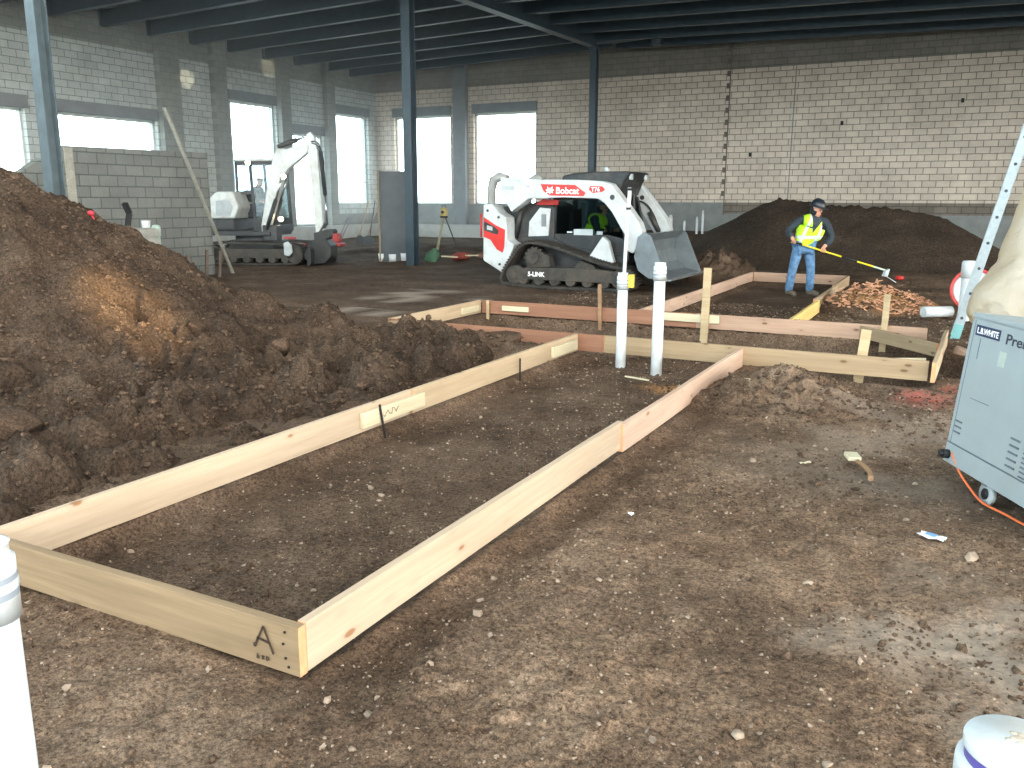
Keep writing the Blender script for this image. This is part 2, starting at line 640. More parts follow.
# ------------------------------------------------------------------ walls
def wall(name, axis, c0, c1, u0, u1, h, holes, bands, mats, zcuts=(), ucuts=()):
    """A wall c0..c1 thick with rectangular holes; bands(u, z) gives the material slot of a cell."""
    us = sorted({u0, u1, *[a for o in holes for a in o[:2]], *ucuts})
    zs = sorted({0, h, *[a for o in holes for a in o[2:]], *zcuts})
    mb = MB()
    P = (lambda u, c, z: (c, u, z)) if axis == 'Y' else (lambda u, c, z: (u, c, z))

    def solid(i, j):
        if i < 0 or j < 0 or i >= len(us) - 1 or j >= len(zs) - 1:
            return False
        u, z = (us[i] + us[i + 1]) / 2, (zs[j] + zs[j + 1]) / 2
        return not any(a < u < b and c < z < d for a, b, c, d in holes)
    for i in range(len(us) - 1):
        for j in range(len(zs) - 1):
            if not solid(i, j):
                continue
            a, b, c, d = us[i], us[i + 1], zs[j], zs[j + 1]
            mb.mi = bands((a + b) / 2, (c + d) / 2)
            for cc in (c0, c1):
                mb.add([P(a, cc, c), P(b, cc, c), P(b, cc, d), P(a, cc, d)], [(0, 1, 2, 3)])
            for di, dj, e in ((-1, 0, (a, c, a, d)), (1, 0, (b, c, b, d)), (0, -1, (a, c, b, c)), (0, 1, (a, d, b, d))):
                if not solid(i + di, j + dj):
                    mb.add([P(e[0], c0, e[1]), P(e[2], c0, e[3]), P(e[2], c1, e[3]), P(e[0], c1, e[1])], [(0, 1, 2, 3)])
    return tag(mb.build(name, mats), kind='structure')


WL = [(11.8, 15.3, 1.45, 4.0), (16.2, 19.66, 1.45, 4.0), (22.8, 25.05, 1.45, 4.95), (25.68, 27.68, .6, 4.05), (28.27, 30.58, 1.43, 5.0)]
WB = [(-22.0, -19.2, 1.43, 5.0), (-18.1, -15.3, 1.43, 5.0)]
WR = [(-6.5, -.5, 0, 5.2), (2, 8, 0, 5.2), (10.5, 16.5, 0, 5.2), (19, 25, 0, 5.2)]
WF = [(-20, -14, 0, 5.2), (-10.5, -4.5, 0, 5.2), (-1.5, 4.5, 0, 5.2), (7, 13, 0, 5.2)]
HW = 7.35
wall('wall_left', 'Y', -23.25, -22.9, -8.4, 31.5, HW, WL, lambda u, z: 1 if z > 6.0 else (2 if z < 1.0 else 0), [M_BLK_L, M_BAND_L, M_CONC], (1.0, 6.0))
wall('wall_back', 'X', 31.2, 31.55, -22.9, 14.3, HW, WB,
     lambda u, z: 1 if z > 6.03 else (2 if z < (1.53 if u < -7.8 else 1.15) and not (u < -15) else (2 if z < 1.43 and u < -15 else (3 if z < 1.53 and u > -7.8 else 0))),
     [M_BLK_B, M_BAND_B, M_CONC, M_BLK_D], (1.15, 1.53, 6.03), (-15, -7.8))
wall('wall_right', 'Y', 14.0, 14.3, -8.4, 31.2, HW, WR, lambda u, z: 0, [M_BLK_L])
wall('wall_front', 'X', -8.4, -8.05, -22.9, 14.0, HW, WF, lambda u, z: 0, [M_BLK_B])

k = 0


def trim(mb, mat, bevel=0):
    global k
    k += 1
    return tag(mb.build('trim_%d' % k, mat, bevel=bevel), kind='structure')


for a, b in ((19.72, 20.5), (21.95, 22.5), (25.1, 25.62), (27.72, 28.2)):
    trim(MB().box(-22.95, a, .3, -22.68, b, 6.98), M_BAND_L)
trim(MB().box(-18.92, 30.95, .3, -18.35, 31.25, 6.98), M_LINTEL)
for a, b, z in ((11.7, 15.4, 4.0), (16.1, 19.68, 4.0), (22.72, 25.08, 4.95), (25.66, 27.7, 4.05), (28.22, 30.66, 5.0)):
    trim(MB().box(-22.94, a, z, -22.86, b, z + .34), M_LINTEL)
for a, b in ((-22.06, -19.14), (-18.16, -15.24)):
    trim(MB().box(a, 31.14, 5.0, b, 31.24, 5.36), M_LINTEL)
trim(MB().box(-22.92, -7.9, -.3, -22.3, 31.2, .58), M_CONC_LT)                 # footing ledge
trim(MB().box(-22.3, 30.5, -.3, -11.8, 31.22, .60), M_CONC_LT)
jt = MB().box(-7.80, 31.185, 1.1, -7.765, 31.22, 6.95)
for i in range(26):
    if i % 2:
        jt.box(-7.90, 31.188, 1.55 + i * .2032, -7.78, 31.22, 1.73 + i * .2032)
trim(jt, plain('joint_dark', srgb(104, 97, 88), .9))
trim(MB().box(-5.60, 31.19, 1.1, -5.57, 31.22, 6.6), M_LINTEL)
sp = MB()
for x0, z in ((-4.05, 4.05), (-.55, 4.6), (-7.0, 3.1)):
    sp.box(x0, 31.18, z, x0 + .09, 31.22, z + .13)
trim(sp, M_BLACK)

# windows: slim frames and the guard cable stretched across each opening
k2 = 0
for a, b, c, d in WL + WB:
    k2 += 1
    left = (a, b, c, d) in WL
    mb, cb = MB(), MB()
    w = .07
    for e in ((a, c, a + w, d), (b - w, c, b, d), (a, d - w, b, d), (a, c, b, c + .05)):
        if left:
            mb.box(-23.2, e[0], e[1], -23.05, e[2], e[3])
        else:
            mb.box(e[0], 31.35, e[1], e[2], 31.5, e[3])
    wn = tag(mb.build('window_%d' % k2, M_FRAMEW), kind='structure')
    zc = 2.32
    if left:
        cb.tube([(-23.0, a, zc), (-23.0, b, zc)], .014, 6)
    else:
        cb.tube([(a, 31.3, zc), (b, 31.3, zc)], .014, 6)
    cb.build('guard_cable', M_CABLE, wn)

# bright apron outside the openings
tag(MB().box(-60, -50, -.9, -23.3, 80, -.35).build('outside_ground', M_CONC_LT), kind='structure')
tag(MB().box(-23.3, 31.6, -.9, 60, 80, -.35).build('outside_yard', M_CONC_LT), kind='structure')
tag(MB().box(14.35, -50, -.9, 60, 31.6, -.12).build('outside_road', M_CONC_LT), kind='structure')
tag(MB().box(-23.3, -50, -.9, 14.35, -8.7, -.12).build('outside_path', M_CONC_LT), kind='structure')


# ------------------------------------------------------------------ roof
def soffit(x):
    return 6.5 + .0245 * (x + 23) if x < -11.5 else 6.78 - .0225 * (x + 11.5)


def gx(y):
    return -11.6 - .0485 * (28.3 - y)


ROOF_Y = 7.0
deck = MB()
deck.prism([(-23.3, soffit(-23.3) + .5), (-11.5, soffit(-11.5) + .5), (14.4, soffit(14.4) + .5), (14.4, soffit(14.4) + .62), (-11.5, soffit(-11.5) + .62), (-23.3, soffit(-23.3) + .62)], ROOF_Y, 31.6)
tag(deck.build('ceiling', M_DECK), kind='structure')


def ibeam(mb, p0, p1, w, h, tf=.02, tw=.014):
    """An I-section from p0 to p1, the points on its underside."""
    a, b = Vector(p0), Vector(p1)
    z = Vector((0, 0, 1))
    mb.bar(a + z * tf / 2, b + z * tf / 2, w, tf)
    mb.bar(a + z * (h - tf / 2), b + z * (h - tf / 2), w, tf)
    mb.bar(a + z * h / 2, b + z * h / 2, tw, h - 2 * tf)


ORD = ['nearest to the back wall', 'second from the back wall', 'third from the back wall', 'fourth from the back wall', 'fifth from the back wall',
       'sixth from the back wall', 'seventh from the back wall', 'eighth from the back wall', 'ninth from the back wall', 'tenth from the back wall',
       'eleventh from the back wall', 'twelfth from the back wall']
for side in (0, 1):
    for i in range(12):
        y = 29.55 - 1.65 * i
        if y < 7.5:
            break
        mb = MB()
        if side == 0:
            ibeam(mb, (-22.88, y, soffit(-22.88)), (gx(y) - .02, y, soffit(gx(y))), .17, .48)
        else:
            ibeam(mb, (gx(y) + .02, y + .3, soffit(gx(y))), (13.98, y + .3, soffit(13.98)), .17, .48)
        mb.box(-22.9, y - .12, soffit(-22.9) + .02, -22.84, y + .12, soffit(-22.9) + .46) if side == 0 else None
        o = mb.build('roof_joist', M_STEEL)
        tag(o, ('dark steel roof joist left of the girder, ' if side == 0 else 'dark steel roof joist right of the girder, ') + ORD[i], 'beam',
            'joists left of the girder' if side == 0 else 'joists right of the girder')

mb = MB()
ibeam(mb, (gx(6.5), 6.5, soffit(gx(6.5)) - .2), (gx(28.4), 28.4, soffit(gx(28.4)) - .2), .3, .66, .03)
mb.bar((gx(28.4), 28.25, soffit(-11.6) - .05), (gx(28.4) + 2.2, 28.6, soffit(-11.6) + .1), .12, .1)
mb.box(gx(28.4) + 1.85, 28.45, soffit(-11.6) - .2, gx(28.4) + 2.15, 28.7, soffit(-11.6) + .1)
tag(mb.build('steel_girder', M_STEEL), 'long dark steel girder carrying the roof joists above the machines', 'beam')


def column(x, y, label, s, mat=None, zb=-.2):
    t = thing('steel_column', label, 'column', (x, y, zb), R(0))
    top = soffit(x) - .2 - zb
    m = MB()
    tf = .022
    m.box(-s / 2, -s / 2, .04, s / 2, -s / 2 + tf, top)
    m.box(-s / 2, s / 2 - tf, .04, s / 2, s / 2, top)
    m.box(-.008, -s / 2 + tf, .04, .008, s / 2 - tf, top)
    m.build('shaft', mat or M_STEEL_C, t)
    MB().box(-s * .8, -s * .8, 0, s * .8, s * .8, .04).build('base_plate', mat or M_STEEL_C, t)
    MB().box(-s * .7, -s * .7, top - .03, s * .7, s * .7, top).build('cap_plate', mat or M_STEEL_C, t)
    return t


column(gx(8.7) - .02, 8.75, 'blue grey steel column rising behind the big soil mound at left', .21)
column(gx(18.0) - .13, 18.0, 'dark steel column in the middle of the hall beside the tall grey panel', .24, M_STEEL)
column(gx(28.1), 28.1, 'slim dark steel column behind the white track loader at the girder end', .23, M_STEEL)

# ------------------------------------------------------------------ timber forms
KN = srgb(120, 84, 52)
M_PINE = wood_mat('pale_pine', srgb(178, 157, 128), srgb(197, 177, 149), KN)
M_PINE2 = wood_mat('cream_pine', srgb(184, 163, 139), srgb(200, 181, 158), srgb(150, 110, 80))
M_PINK = wood_mat('pinkish_pine', srgb(194, 164, 143), srgb(210, 184, 164), srgb(160, 120, 90))
M_YEL = wood_mat('yellow_pine', srgb(222, 190, 112), srgb(236, 210, 142), srgb(160, 110, 60))
M_BROWN = wood_mat('reddish_lumber', srgb(138, 98, 77), srgb(160, 119, 95), srgb(96, 62, 44))
M_DULL = wood_mat('dull_lumber', srgb(154, 132, 104), srgb(176, 154, 124), srgb(110, 84, 60))
M_DULL2 = wood_mat('rosy_dull_lumber', srgb(170, 138, 117), srgb(190, 160, 137), srgb(120, 86, 66))
M_PLY = wood_mat('splice_wood', srgb(200, 190, 158), srgb(216, 208, 180), KN, knots=False)
M_END = wood_mat('end_grain', srgb(206, 150, 108), srgb(222, 170, 128), KN, knots=False)
M_STAKE = wood_mat('stake_wood', srgb(174, 152, 118), srgb(196, 175, 141), srgb(120, 92, 62), knots=False)
M_STAKE_D = wood_mat('weathered_stake_wood', srgb(136, 106, 80), srgb(160, 128, 98), srgb(90, 66, 46), knots=False)
M_REBAR = plain('rebar', srgb(42, 36, 34), .75, .3, var=.3, scale=30)
M_MARK = plain('marker_ink', srgb(58, 44, 34), .8, var=.1)
HB, TB = .184, .038


def board(p0, p1, mat, label, z=0., h=HB, t=TB, zt=None, name='form_board', group=None, end=True, tilt=0):
    """A sawn plank on edge from p0 to p1 (plan points on its centre line)."""
    p0, p1 = Vector(p0).to_2d(), Vector(p1).to_2d()
    d = p1 - p0
    L = d.length
    mb = MB()
    n = max(2, int(L / .5))
    rs = random.Random(int(L * 1000))
    xs_ = [-L / 2 + L * i / n for i in range(n + 1)]
    off = [rs.uniform(-.004, .004) for _ in xs_]
    vs, fs, = [], []
    for x, o in zip(xs_, off):
        vs += [(x, -t / 2 + o, 0), (x, t / 2 + o, 0), (x, t / 2 + o, h), (x, -t / 2 + o, h)]
    for i in range(n):
        for k in range(4):
            a, b = i * 4 + k, i * 4 + (k + 1) % 4
            fs.append((a, b, b + 4, a + 4))
    mb.add(vs, fs)
    mb.mi = 1
    mb.add(vs[:4], [(3, 2, 1, 0)])
    mb.add(vs[-4:], [(0, 1, 2, 3)])
    o = mb.build(name, [mat, M_END if end else mat], bevel=.003)
    o.location = ((p0.x + p1.x) / 2, (p0.y + p1.y) / 2, z)
    o.rotation_euler = (tilt, 0, math.atan2(d.y, d.x))
    tag(o, label, 'board', group)
    return o


G1 = 'boards of the near form'
G2 = 'boards of the cross trench form'
G3 = 'boards of the far form'
M_TAN_SHADE = wood_mat('shaded_tan_pine', srgb(130, 110, 85), srgb(154, 133, 105), srgb(92, 64, 40))  # tan pine with part of the front face's shade put into the colour
fb = board((-3.668, 2.03), (-1.864, 2.03), M_TAN_SHADE, 'knotty form board across the near end of the form, lettered with an A', group=G1)
board((-3.645, 2.052), (-3.640, 5.28), M_PINE2, 'pale knotty form board on the mound side of the near form, nearer length', group=G1)
board((-3.640, 5.284), (-3.640, 8.462), M_PINE, 'pale yellowish form board on the mound side of the near form, farther length', group=G1)
board((-1.884, 2.052), (-1.886, 5.14), M_PINE2, 'cream form board along the open ground, running from the A corner', group=G1, z=.003)
board((-1.862, 5.10), (-1.856, 8.46), M_PINK, 'pinkish form board along the open ground, farther length up to the cross board', group=G1, z=-.012)
board((-6.12, 8.47), (-3.325, 8.49), M_BROWN, 'reddish brown form board on the near side of the trench, left of the pipes', group=G2)
board((-3.318, 8.49), (-.18, 8.49), M_DULL, 'grey tan form board on the near side of the trench, passing both white pipes', group=G2)
board((-6.10, 10.745), (-2.95, 10.76), M_BROWN, 'reddish brown form board on the far side of the trench behind the white pipes', group=G2)
board((-2.948, 10.76), (-.28, 10.76), M_DULL2, 'rosy tan form board on the far side of the trench, right of the tall stake', group=G2)
board((-6.14, 8.50), (-6.14, 10.74), M_PINE, 'short pale form board closing the left end of the trench', group=G2)
board((-.135, 8.42), (-.085, 10.72), M_PINE, 'pale form board closing the right end of the trench near the ladder foot', group=G2)
board((-.98, 10.70), (-.14, 9.72), M_DULL, 'short slanting brace board inside the right end of the trench', h=.14, z=.03, group=G2, name='brace_board')
board((-.66, 8.62), (-.22, 8.86), M_PLY, 'thin pale lath lying behind the near trench board at its right end', h=.05, z=.1, t=.02, group=G2, name='lath')
board((-3.735, 10.79), (-3.76, 17.70), M_PINK, 'pinkish form board along the loader side of the far form', group=G3)
board((-3.735, 17.72), (-1.93, 17.74), M_DULL2, 'tan form board across the far end of the form behind the worker', group=G3)
board((-1.80, 10.79), (-1.815, 13.16), M_YEL, 'yellow form board on the right of the far form, nearest length', group=G3)
board((-1.862, 13.10), (-1.872, 15.6), M_PINE, 'pale form board on the right of the far form, middle length', group=G3, z=.012)
board((-1.920, 15.5), (-1.93, 17.72), M_DULL, 'dull tan form board on the right of the far form, farthest length', group=G3)

# the hand-lettered mark and nail heads on the near board
M = frame((.66, -TB / 2 - .0012, .055), (1, 0, 0), (0, 0, 1))
A = MB()
S = .075


def stroke(mb, a, b, w=.0075):
    mb.bar((a[0], 0, a[1]), (b[0], 0, b[1]), .002, w, up=(b[1] - a[1], 0, -(b[0] - a[0])))


for a, b in (((.705, .075), (.75, .158)), ((.75, .158), (.79, .062)), ((.717, .108), (.772, .100))):
    stroke(A, a, b)
A.ball((.705, 0, .078), .008, .001, .009, 8)
for a, b in (((.715, .047), (.712, .030)), ((.712, .030), (.722, .030)), ((.722, .030), (.718, .040)), ((.735, .044), (.745, .030)), ((.745, .044), (.735, .030)),
             ((.757, .046), (.757, .030)), ((.757, .030), (.770, .036)), ((.770, .036), (.757, .046))):
    stroke(A, a, b, .004)
mk = A.build('hand_lettering', M_MARK, fb, loc=(0, -TB / 2 - .0065, 0))
for x, z in ((.845, .158), (.835, .112), (.843, .06), (.855, .03)):
    MB().disc((x, -TB / 2 - .0045, z), (0, 1, 0), .005, .003, 8).build('nail_head', M_REBAR, fb)

# splice blocks nailed across joints
GC = 'splice blocks on the forms'


def block(x, y, rz, L, mat, label, z=.035, h=.11, t=.03, marks=False):
    mb = MB().box(-L / 2, -t / 2, 0, L / 2, t / 2, h)
    o = mb.build('splice_block', mat, bevel=.003, loc=(x, y, z), rot=(0, 0, rz))
    tag(o, label, 'block', GC)
    if marks:
        m = MB()
        rs = random.Random(4)
        pv = (-L * .2, .05)
        for i in range(12):
            q = (pv[0] + rs.uniform(.004, .028), rs.uniform(.03, .085))
            stroke(m, pv, q, .0035)
            pv = q
        m.build('pencil_marks', M_MARK, o, loc=(0, -t / 2 - .0008, 0))
    return o


block(-3.6015, 5.02, R(90), .78, M_PLY, 'pale splice block with pencil marks, joining the two mound side boards', marks=True).rotation_euler[2] = R(90)
block(-3.6015, 8.08, R(90), .62, M_PLY, 'pale splice block at the far corner of the near form', z=.03)
block(-5.82, 8.435, 0, .52, M_DULL, 'short brown block nailed at the left end of the near trench board', z=.06)
block(-6.105, 10.40, R(90), .46, M_PLY, 'small pale block left of the corner stake on the trench end board', z=.04, h=.085)
block(-5.55, 10.712, 0, .42, M_PLY, 'small pale block right of the corner stake on the far trench board', z=.055, h=.07)
block(-3.02, 10.722, 0, .74, M_PLY, 'pale splice block on the far trench board between white pipe and tall stake', z=.075, h=.10)


# ------------------------------------------------------------------ stakes
def stake(x, y, z0, z1, label, mat, w=.042, t=.022, lean=(0, 0), rz=0.):
    mb = MB()
    L = z1 - z0
    mb.prism([(-w / 2, .1), (w / 2, .1), (w / 2, L), (-w / 2, L)], -t / 2, t / 2)
    mb.add([(-w / 2, -t / 2, .1), (w / 2, -t / 2, .1), (w / 2, t / 2, .1), (-w / 2, t / 2, .1), (0, 0, 0)], [(0, 1, 4), (1, 2, 4), (2, 3, 4), (3, 0, 4)])
    o = mb.build('wooden_stake', mat, bevel=.002, loc=(x, y, z0), rot=(lean[0], lean[1], rz))
    # grain runs along the stake
    tag(o, label, 'stake', 'wooden stakes at the trench form')
    return o


stake(-5.99, 10.70, -.5, .19, 'short wooden stake in the left far corner of the trench', M_STAKE, .045)
stake(-4.24, 10.70, -.5, .50, 'thin dark weathered stake standing left of the white pipes', M_STAKE_D, .05, lean=(0, R(-2)))
stake(-2.83, 10.675, -.5, .775, 'tall pale wooden stake right of the white pipes, against the far trench board', M_STAKE, .095, .04, lean=(0, R(.6)))
stake(-.735, 10.69, -.55, .555, 'wooden stake at the right end of the far trench board, beside rubble', M_STAKE, .07, .03, lean=(0, R(.5)))
stake(-.80, 8.56, -.5, .42, 'leaning wooden stake behind the near trench board, left of the rubble stake', M_STAKE, .09, .03, lean=(R(-2), R(4)))


def rebar(x, y, z0, z1, label, lean=(0, 0)):
    mb = MB().tube([(0, 0, 0), (0, 0, z1 - z0)], .0085, 8)
    for i in range(int((z1 - z0) / .03)):
        mb.tube([(0, 0, .02 + i * .03), (0, 0, .026 + i * .03)], .0098, 8)
    o = mb.build('rebar_stake', M_REBAR, loc=(x, y, z0), rot=(lean[0], lean[1], 0))
    return tag(o, label, 'stake', 'steel pins holding the near form')


rebar(-3.545, 4.86, -.25, .175, 'black steel pin beside the marked splice block, leaning', (R(6), R(-5)))
rebar(-3.585, 7.02, -.25, .15, 'black steel pin near the far end of the mound side board')
rebar(-1.955, 2.36, -.25, .16, 'black steel pin inside the near form by the A corner')
rebar(-1.80, 7.0, -.25, .02, 'black steel pin under the pinkish board, outside the form')

# ------------------------------------------------------------------ PVC pipes standing in the soil
M_PRIMER = plain('purple_primer', srgb(88, 78, 150), .4, var=.15, scale=20)
M_PVC2 = plain('riser_pvc', srgb(206, 214, 216), .35, var=.05)
M_TAGY = plain('yellow_tag', srgb(226, 196, 70), .5)


def pvc(x, y, z0, z1, r, label, coupling=True, lean=(0, 0), cap=False):
    t = thing('plastic_pipe', label, 'pipe', (x, y, z0))
    t.rotation_euler = (lean[0], lean[1], 0)
    L = z1 - z0
    MB().lathe([(r * .9, L - .02), (r * .9, .0), (r, .0), (r, L - .03), (r * .9, L - .03)], n=32).build('pipe_body', M_PVC, t)
    if coupling:
        c = MB()
        R1 = r * 1.13
        c.lathe([(r * .9, L - .16), (R1, L - .17), (R1, L - .105), (R1 * 1.03, L - .1), (R1 * 1.03, L - .085), (R1, L - .08), (R1, L - .035), (r * .97, L - .03), (r * .97, L - .005), (r * 1.02, L), (r * .86, L), (r * .86, L - .15), (r * .9, L - .16)], n=32)
        cp = c.build('coupling', M_PVC, t)
        MB().lathe([(R1 * 1.005, L - .118), (R1 * 1.012, L - .108), (R1 * 1.012, L - .078), (R1 * 1.005, L - .068)], n=32).build('grey_band', plain('band_grey', srgb(150, 160, 170), .4) if 'band_grey' not in bpy.data.materials else bpy.data.materials['band_grey'], cp)
    return t


pvc(-2.548, 7.915, -.35, 1.02, .0545, 'right one of two white plastic pipes standing side by side in the near form')
p = pvc(-3.005, 8.148, -.35, .89, .052, 'left one of two white plastic pipes, with a thin riser in its top')
MB().box(.062, -.02, 1.095, .115, .02, 1.225).build('yellow_tag', M_TAGY, p, bevel=.003)
rz = thing('riser_pipe', 'thin white plastic riser pipe with black rings rising from the left white pipe', 'pipe', (-3.0, 8.15, .72))
MB().tube([(0, 0, 0), (.012, .01, .5), (.03, .022, 1.0)], .0185, 14).build('riser_tube', M_PVC2, rz)
for zz, xx in ((.985, .0295), (.80, .022)):
    MB().tube([(xx, .02, zz - .012), (xx, .02, zz + .012)], .0235, 14).build('black_ring', M_BLACK, rz)
MB().tube([(.015, .012, .62), (.02, .016, .66)], .021, 14).build('joint_sleeve', M_PVC2, rz)

# nearest pipe, cut by the left edge of the photograph
pvc(-1.785, .98, -.3, .885, .0572, 'large white plastic pipe with coupling in the near left corner beside the A form')

# capped pipe in the near right corner
t = thing('capped_pipe', 'white capped plastic pipe with a purple primer ring in the near right corner', 'pipe', (.134, 1.236, -.3))
H_ = 1.18
r = .062
MB().lathe([(r * .92, 0), (r, 0), (r, H_ - .06), (r * .92, H_ - .06)], n=40).build('pipe_body', M_PVC, t)
MB().lathe([(r * 1.05, H_ - .06), (r * 1.05, H_ - .013)], n=40).build('primer_ring', M_PRIMER, t)
c = MB()
c.lathe([(r * .98, H_ - .015), (r * 1.09, H_ - .015), (r * 1.10, H_ - .013), (r * 1.10, H_ - .003), (r * 1.08, H_), (0, H_ + .001)], n=40)
cp = c.build('cap', M_PVC, t)
MB().lathe([(r * 1.0, H_ - .25), (r * 1.20, H_ - .24), (r * 1.22, H_ - .042), (r * 1.20, H_ - .034), (r * 1.03, H_ - .031)], n=40).build('hub', M_PVC, t)
n = NT('mud_smear')
v = n.coord()
n.col(n.ramp(n.noise(v, 40, 4), [(.4, srgb(168, 152, 132)), (.6, srgb(205, 202, 194))]))
ms = n.set(.9)
sm = MB()
rs = random.Random(5)
for i in range(14):
    a, d = rs.uniform(0, 6.28), rs.uniform(0, .014)
    sm.ball((-.002 + d * math.cos(a) * 1.3, .008 + d * math.sin(a), H_ + .0012), rs.uniform(.003, .008), rs.uniform(.003, .006), .0009, 8)
sm.build('mud_smear', ms, cp)

# ------------------------------------------------------------------ soil mounds
RIDGE = [(-4.3, 8.45, -.05), (-5.2, 8.0, .08), (-5.66, 7.75, .22), (-6.1, 7.48, .36), (-6.55, 7.22, .47), (-7.24, 6.82, .70), (-7.7, 6.55, .86), (-8.0, 6.38, 1.02), (-8.3, 6.2, 1.18), (-8.54, 6.06, 1.32),
         (-8.75, 5.93, 1.52), (-8.95, 5.8, 1.84), (-9.3, 5.6, 2.08), (-10.2, 5.1, 2.14), (-11.5, 4.4, 2.0), (-13, 3.6, 1.7)]


def ridge_h(x, y, ridge, slope, k):
    pts = []
    for a, b in zip(ridge[:-1], ridge[1:]):
        for t in (0, .33, .66):
            pts.append([a[i] * (1 - t) + b[i] * t for i in range(3)])
    h = np.full(np.shape(x), -9.)
    for px, py, pz in pts:
        h = np.maximum(h, pz - slope * np.hypot(x - px, y - py))
    return k * np.log1p(np.exp(np.clip(h / k, -40, 40)))


def mound_h(x, y):
    h = ridge_h(x, y, RIDGE, .62, .12)
    amp = np.clip(h * 2.2, 0, 1)
    rough = .07 * fbm(x, y, 1.3, 3, 70) + .05 * fbm(x, y, .35, 4, 72, .6) + .055 * np.abs(fbm(x, y, .12, 3, 75, .7))
    # gouge torn in the flank
    gu, gv = (x + 6.92) * .97 + (y - 5.54) * .24, (x + 6.92) * -.24 + (y - 5.54) * .97
    g = np.exp(-((gv + .05 * np.sin(gu * 16)) / .07) ** 2 - (gu / .30) ** 4)
    z = h - .035 + amp * rough - .36 * g
    skirt = .16 * inside(x, y, -9.5, -4.1, 2.4, 8.0, .4) * (1 + 2.2 * fbm(x, y, .28, 4, 77, .6))
    z = z + skirt * (1 - amp * .6)
    lim = sstep(-3.86, -4.25, x) if False else 1 - sstep(-4.3, -3.84, x)
    z = z * lim - .10 * (1 - lim) - .06
    return z - sstep(8.52, 8.72, y + .06 * vnoise(x * 5, y * 5, 7)) * sstep(-6.6, -6.2, x)


mx = np.concatenate([np.arange(-15, -9.6, .16), np.arange(-9.6, -3.7, .033)])
my = np.concatenate([np.arange(-.5, 1.8, .12), np.arange(1.8, 9.2, .033), np.arange(9.2, 12, .12)])
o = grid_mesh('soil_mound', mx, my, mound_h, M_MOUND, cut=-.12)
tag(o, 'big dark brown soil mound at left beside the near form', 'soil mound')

RB = [(-6.35, 23.6, .38), (-5.9, 23.7, .72), (-5.5, 23.8, .95), (-5.2, 23.9, 1.32), (-4.85, 24, 1.66), (-4.5, 24, 1.76), (-4.0, 24, 1.68), (-3.2, 24, 1.56), (-2.5, 24, 1.56), (-1.55, 24, 1.5),
      (-1.05, 24, 1.43), (-.5, 24, 1.28), (-.1, 24, 1.05), (.2, 24.1, .8), (.45, 24.2, .5), (.9, 24.4, .15)]


def heap_h(x, y):
    h = ridge_h(x, y, RB, .58, .10)
    amp = np.clip(h * 2, 0, 1)
    return h - .06 + amp * (.10 * fbm(x, y, 1.2, 3, 80) + .05 * fbm(x, y, .3, 3, 83, .6))


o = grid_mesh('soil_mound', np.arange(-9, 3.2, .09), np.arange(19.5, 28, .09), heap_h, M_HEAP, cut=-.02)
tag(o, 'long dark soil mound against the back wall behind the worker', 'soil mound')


# ------------------------------------------------------------------ loose stones and clods
def ico():
    t = (1 + 5 ** .5) / 2
    v = np.array([(-1, t, 0), (1, t, 0), (-1, -t, 0), (1, -t, 0), (0, -1, t), (0, 1, t), (0, -1, -t), (0, 1, -t), (t, 0, -1), (t, 0, 1), (-t, 0, -1), (-t, 0, 1)], float)
    v /= np.linalg.norm(v[0])
    f = np.array([(0, 11, 5), (0, 5, 1), (0, 1, 7), (0, 7, 10), (0, 10, 11), (1, 5, 9), (5, 11, 4), (11, 10, 2), (10, 7, 6), (7, 1, 8), (3, 9, 4), (3, 4, 2), (3, 2, 6), (3, 6, 8), (3, 8, 9), (4, 9, 5), (2, 4, 11), (6, 2, 10), (8, 6, 7), (9, 8, 1)])
    return v, f


def scatter(name, P, r, mat, label, cat, seed, flat=.7, smooth=False, kind='stuff'):
    rs_ = np.random.RandomState(seed)
    v, f = ico()
    n = len(P)
    V = np.repeat(v[None], n, 0) * (1 + .28 * rs_.randn(n, 12, 1))
    V *= np.stack([np.ones(n), rs_.uniform(.6, 1.1, n), rs_.uniform(flat * .7, flat * 1.2, n)], -1)[:, None]
    a = rs_.uniform(0, 6.28, n)
    c, s = np.cos(a)[:, None], np.sin(a)[:, None]
    X = V[..., 0] * c - V[..., 1] * s
    Y = V[..., 0] * s + V[..., 1] * c
    V = np.stack([X, Y, V[..., 2]], -1) * r[:, None, None] + P[:, None]
    F = (f[None] + 12 * np.arange(n)[:, None, None]).reshape(-1, 3)
    me = bpy.data.meshes.new(name)
    me.vertices.add(n * 12)
    me.vertices.foreach_set('co', V.astype(np.float32).ravel())
    me.loops.add(F.size)
    me.loops.foreach_set('vertex_index', F.astype(np.int32).ravel())
    me.polygons.add(len(F))
    me.polygons.foreach_set('loop_start', np.arange(0, F.size, 3, dtype=np.int32))
    me.polygons.foreach_set('use_smooth', np.full(len(F), smooth))
    me.update(calc_edges=True)
    me.materials.append(mat)
    o = bpy.data.objects.new(name, me)
    COL.objects.link(o)
    return tag(o, label, cat, kind=kind)


